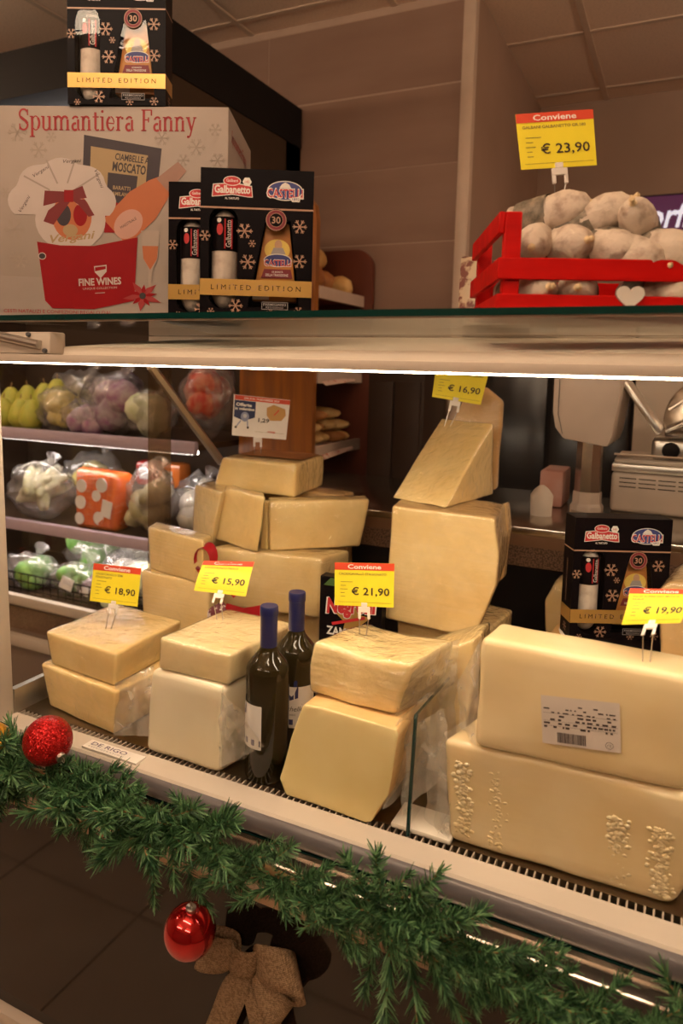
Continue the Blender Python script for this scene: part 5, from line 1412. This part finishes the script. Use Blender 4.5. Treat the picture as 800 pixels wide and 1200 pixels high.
bag('mushroom_bag', 'white bag of greens at the right end of the middle produce shelf', (-1.52, 2.10, .906), (.085, .08, .095), 'white', 5, 10, fs=.045)
t = thing('carrot_bag', 'orange bag of carrots with round white labels on the middle produce shelf', 'produce', (-1.875, 2.0, .906), group='bagged produce in the refrigerator')
cbm = MB(); cbm.box((-.105, -.05, 0), (.105, .05, .215)); o = cbm.build('bag', pm('carrot_film', (.80, .17, .03), .2, col2=(.66, .10, .02), nscale=20, stretch=(4, 1, .6), coat=1.0, coatr=.1, coatbump=.6), t, bevel=.03, seg=4); lump(o.data, .012, 12, 4)
for (x, z, r_2) in ((-.06, .04, .022), (-.055, .10, .025), (-.05, .16, .024), (.03, .05, .024), (.045, .17, .026), (.02, .13, .02)):
    MB().lathe([(0, .0), (r_2, 0), (r_2, .002)], 14, T(x, -.056, z) @ RX(PI / 2)).build('round_label', m_note, t)
MB().box((.03, -.0625, .07), (.075, -.0605, .13), RY(.2)).build('sticker', m_note, t)
t = thing('red_pack', 'red and orange packs at the back of the middle produce shelf', 'produce', (-1.83, 2.2, .906), group='bagged produce in the refrigerator')
for k, (x, c) in enumerate(((-.02, (.55, .03, .03)), (.09, (.75, .2, .04)))):
    boxobj('pack', (x - .055, 0, .13), (x + .055, .08, .23), pm('pack_%d' % k, c, .25, coat=.8), t, .02); boxobj('pack_label', (x - .025, -.004, .16), (x + .02, -.001, .20), m_note, t)
boxobj('riser', (-.10, .0, 0), (.17, .09, .128), m_fridge, t)
for i, (n, lab_, x, y, sz_, fill, nf, fs_, st_) in enumerate((
    ('zucchini_bag', 'clear bag of green zucchini slanting in the lowest produce basket', -1.98, 1.99, (.12, .06, .06), 'green', 5, .03, .03),
    ('salad_bag', 'bag of dark leaves at the left edge of the lowest produce basket', -2.25, 2.0, (.12, .06, .06), 'green', 5, .045, None),
    ('cauliflower_bag', 'wrapped pale cauliflower in the middle of the lowest produce basket', -1.88, 2.10, (.07, .06, .075), 'white', 4, .05, .02),
    ('lettuce_bag', 'bagged pale green lettuce at the right of the lowest produce basket', -1.72, 2.05, (.10, .07, .075), 'pale', 5, .055, None),
    ('cabbage_bag', 'bagged savoy cabbage in front in the lowest produce basket', -1.78, 1.985, (.07, .05, .06), 'pale', 4, .045, None),
    ('chicory_bag', 'bag of bright green chicory at the right end of the lowest basket', -1.58, 2.03, (.07, .06, .07), 'green', 4, .05, None),
    ('spinach_bag', 'bag of dark spinach at the back left of the lowest produce basket', -2.10, 2.20, (.13, .08, .10), 'green', 8, .05, None),
    ('celeriac_bag', 'bag of whitish celeriac at the back middle of the lowest produce basket', -1.90, 2.27, (.10, .08, .11), 'white', 5, .06, None),
    ('chard_bag', 'bag of light green chard at the back right of the lowest produce basket', -1.68, 2.24, (.12, .08, .105), 'pale', 7, .055, None),
    ('beet_bag', 'bag of pinkish roots behind the basket wires of the lowest shelf', -1.90, 1.975, (.06, .04, .045), 'turnip', 4, .03, .02))):
    bag(n, lab_, (x, y, .6305), sz_, fill, nf, 20 + i, st_, fs=fs_)

# ------------------------------------------------------------------ bread rack
rk = thing('bread_rack', 'brown wooden bread rack with stepped shelves by the back wall', 'rack', (0, 0, 0))
def rp(n, a, b, m_, bv=0.0): return boxobj(n, a, b, m_, rk, bv)
pnl = [(-1.385, .05), (-1.10, .05), (-1.10, 1.98), (-1.108, 2.03), (-1.13, 2.055), (-1.385, 2.055)]
MB().prism([(x, 2.14, z) for x, z in pnl], (0, .025, 0)).build('end_panel', m_wood, rk)
pn2 = [(-1.385, .05), (-1.065, .05), (-1.065, 1.88)] + [(-1.065 - .07 * (1 - math.cos(a)), 1.88 + .07 * math.sin(a)) for a in [k * PI / 16 for k in range(1, 9)]] + [(-1.385, 1.95)]
MB().prism([(x, 2.53, z) for x, z in pn2], (0, .02, 0)).build('end_panel', m_wood2, rk)
rp('back_board', (-1.385, 2.165, .05), (-1.37, 2.53, 1.92), m_wood2)
for z in (1.765, 1.485, 1.235):
    s = rp('shelf', (-1.37, 2.166, z - .02), (-1.11, 2.529, z), m_wood2)
    boxobj('price_rail', (-1.11, 2.166, z - .028), (-1.095, 2.529, z + .012), pm('rail_beige', (.55, .42, .34), .5), s)
m_pap = pm('liner_paper', (.70, .50, .42), .7, col2=(.55, .10, .07), nscale=60, lo=.6, hi=.64)
def liner(z, lab_):
    o = MB().add([(-1.33, 2.18, z + .003), (-1.12, 2.18, z + .003), (-1.12, 2.5, z + .003), (-1.33, 2.5, z + .003), (-1.082, 2.2, z - .035), (-1.082, 2.44, z - .02)], [(0, 1, 2, 3), (1, 4, 5, 2)]).build('paper_liner', m_pap)
    sl = o.modifiers.new('t', 'SOLIDIFY'); sl.thickness = .001
    tag(o, lab_, 'paper')
liner(1.485, 'red patterned paper liner on the upper covered bread shelf'); liner(1.235, 'red patterned paper liner on the lower bread shelf, beneath the rolls')
crust = pm('crust', (.60, .32, .09), .6, col2=(.72, .48, .20), nscale=22, bump=.4, bscale=30)
crust2 = pm('crust_dark', (.34, .12, .04), .6, col2=(.45, .2, .06), nscale=22, bump=.4, bscale=30)
for i, (x, y, z, a, b, c, rz, mt_, lab_) in enumerate(((-1.20, 2.27, 1.765, .06, .10, .055, .2, crust2, 'dark round loaf at the left on the upper bread shelf'), (-1.22, 2.42, 1.765, .06, .09, .05, .4, crust2, 'dark loaf at the back of the upper bread shelf'),
        (-1.155, 2.44, 1.765, .045, .065, .04, .8, crust, 'small golden loaf in front on the upper bread shelf'), (-1.24, 2.36, 1.86, .055, .11, .042, .1, crust, 'golden loaf lying on top of the others on the upper bread shelf'))):
    o = blob('bread_loaf', mt_, None, T(0, 0, c * .93) @ SC(a, b, c), i + 3, .06, 3); o.location = (x, y, z); o.rotation_euler = (0, 0, rz); tag(o, lab_, 'bread', 'loaves on the upper bread shelf')
rn = random.Random(4)
ROLLS = ['%s bread roll in the %s layer of the heap on the lower bread shelf' % (a, b) for b, n in (('bottom', 5), ('middle', 4), ('top', 2)) for a in ('nearest', 'second nearest', 'third nearest', 'fourth nearest', 'farthest')[:n]]
for i in range(11):
    lv = 0 if i < 5 else (1 if i < 9 else 2)
    o = blob('bread_roll', crust if i % 3 else crust2, None, T(0, 0, .021) @ SC(.085, .026, .023), i + 9, .07, 2)
    o.location = (-1.20 + rn.uniform(-.015, .02), 2.22 + (i % 5 if lv == 0 else (i - 5) % 4 if lv == 1 else (i - 9) * 2) * .062 + lv * .03, 1.240 + lv * .042); o.rotation_euler = (0, 0, rn.uniform(-.35, .35))
    tag(o, ROLLS[i], 'bread', 'bread rolls heaped on the lower bread shelf')

# ------------------------------------------------------------------ staff side: scale, slicer, dark cabinet, purple screen
o = boxobj('dark_cabinet', (-.725, 2.75, 0), (-.16, 3.3, 1.62), m_black, None, .01)
cb_ = thing('black_cabinet', 'tall black cabinet in the passage behind the cheese tower', 'cabinet', (0, 0, 0)); o.parent = cb_; o.name = 'body'
boxobj('door', (-.715, 2.735, .1), (-.45, 2.748, 1.6), pm('cabinet_gloss', (.02, .018, .018), .2), cb_, .004); boxobj('door', (-.435, 2.735, .1), (-.17, 2.748, 1.6), MATS['cabinet_gloss'], cb_, .004)
bs = boxobj('steel_backsplash', (-.15, 2.62, 1.0), (.9, 2.65, 1.75), pm('backsplash', (.50, .42, .34), .45, .3), None)
tag(bs, 'pale steel splashback panel standing behind the slicer', 'panel')
wc = thing('rear_worktable', 'steel worktable behind the slicer', 'table', (0, 0, 0))
boxobj('table_top', (-.15, 2.26, .98), (.9, 2.65, 1.0), m_steel, wc)
for x in (-.12, .85):
    for y in (2.29, 2.60): boxobj('leg', (x - .02, y - .02, 0), (x + .02, y + .02, .98), m_steel, wc)

m_scale = pm('scale_plastic', (.52, .43, .36), .45)
sc = thing('counter_scale', 'beige column scale with a display head on the service ledge', 'scale', (-.214, 2.0, 1.1535))
MB().lathe([(0, 0), (.042, 0), (.042, .012), (.037, .02), (.036, .05), (0, .05)], 8, RZ(.3)).build('base', m_scale, sc)
MB().lathe([(.034, .05), (.032, .20)], 8, RZ(.3)).build('column', m_steel, sc)
hd = [(-.093, .42), (-.092, .255), (-.084, .215), (-.062, .187), (-.010, .180), (.046, .172), (.055, .20), (.068, .30), (.072, .42)]
ho = MB().prism([(x, -.05, z) for x, z in hd], (.015, .16, .01)).build('display_head', m_scale, sc, bevel=.006, seg=2)
MB().tube([(-.078, -.0515, .34), (-.077, -.0515, .25), (-.064, -.0515, .20)], .0009, 4).build('seam', m_greyface, ho)
boxobj('bag_hook', (-.08, -.02, .42), (.06, .06, .45), m_scale, sc, .006)

m_slb = pm('slicer_body', (.50, .42, .35), .4)
sl = thing('meat_slicer', 'beige and steel meat slicer with tilted carriage on the service ledge at right', 'slicer', (.045, 2.02, 1.1535))
boxobj('body', (-.205, 0, 0), (.36, .22, .105), m_slb, sl, .012, 3)
boxobj('steel_band', (-.205, -.004, .106), (.36, .22, .126), m_alu, sl, .003); boxobj('top_plate', (-.20, 0, .127), (.36, .22, .140), m_cream, sl, .004)
for r_2 in range(3):
    for c_2 in range(4):
        x = -.185 + c_2 * .046
        boxobj('vent_slot', (x, -.0006, .088 - r_2 * .011), (x + .04, .002, .0905 - r_2 * .011), m_black, sl)
kb = boxobj('control_box', (-.115, .02, .14), (-.015, .14, .195), m_alu, sl, .012, 3)
MB().lathe([(0, 0), (.021, 0), (.019, .016), (.012, .02), (0, .02)], 20, T(-.07, .02, .166) @ RX(PI / 2)).build('knob', m_black, kb, smooth='auto')
MB().lathe([(0, 0), (.12, 0), (.125, .004), (.12, .008), (0, .012)], 40, T(.03, .16, .235) @ RX(PI / 2 - .15)).build('blade', m_steel, sl, smooth='auto')
pc = MB(); pc.box((-.008, -.09, -.005), (.008, .09, .15), T(-.10, .06, .215) @ RY(-.62)); pc.build('carriage_plate', m_alu, sl, bevel=.005)
pc = MB(); pc.box((0, -.08, -.004), (.24, .08, .006), T(-.085, .06, .215) @ RY(-.5)); pc.build('carriage_tray', m_steel, sl, bevel=.004)
MB().tube([(-.08, -.01, .27), (.05, -.01, .37)], .004, 8).build('guide_rod', m_alu, sl); MB().lathe([(0, -.008), (.008, -.005), (.009, 0), (.008, .006), (0, .008)], 12, T(.055, -.01, .373)).build('rod_knob', m_black, sl)
boxobj('handle', (.01, -.01, .23), (.075, .012, .247), m_black, sl, .005)
MB().tube([(-.2, -.015, .152), (.36, -.015, .152)], .003, 6).build('front_rod', m_alu, sl)
# papers and a white pot on the ledge
pp = boxobj('paper_stack', (-.335, 1.99, 1.1535), (-.275, 2.13, 1.25), pm('wrap_paper', (.52, .34, .30), .6, col2=(.45, .22, .18), nscale=14), None, .006)
tag(pp, 'stack of pinkish wrapping papers left of the scale', 'paper stack')
pt = MB().lathe([(0, 0), (.026, 0), (.028, .05), (.018, .065), (.006, .075), (0, .075)], 16, T(-.306, 1.86, 1.1535)).build('white_pot', pm('pot_white', (.6, .52, .44), .4), smooth='auto')
tag(pt, 'small white plastic pot on the ledge before the papers', 'pot')

scn = thing('purple_screen', 'purple lit screen lettered fiorfiore above the salamis at the right edge', 'screen', (-.29, 3.70, 2.13))
boxobj('frame', (0, .002, 0), (.62, .06, .20), m_black, scn, .004)
boxobj('panel', (.008, 0, .008), (.612, .0018, .192), pm('screen_purple', (.06, .004, .05), .4, emit=(.12, .004, .085), estr=.22), scn)
A = Art(lambda u, v, n: Vector((u, -n, v)), base=.0006)
A.text(pm('screen_white', (.8, .8, .85), .4, emit=(.8, .8, .95), estr=.5), 'fiorfiore', .225, .105, w=.40, h=.115, shear=.25, bold=.015)
A.build('screen_lettering', scn)
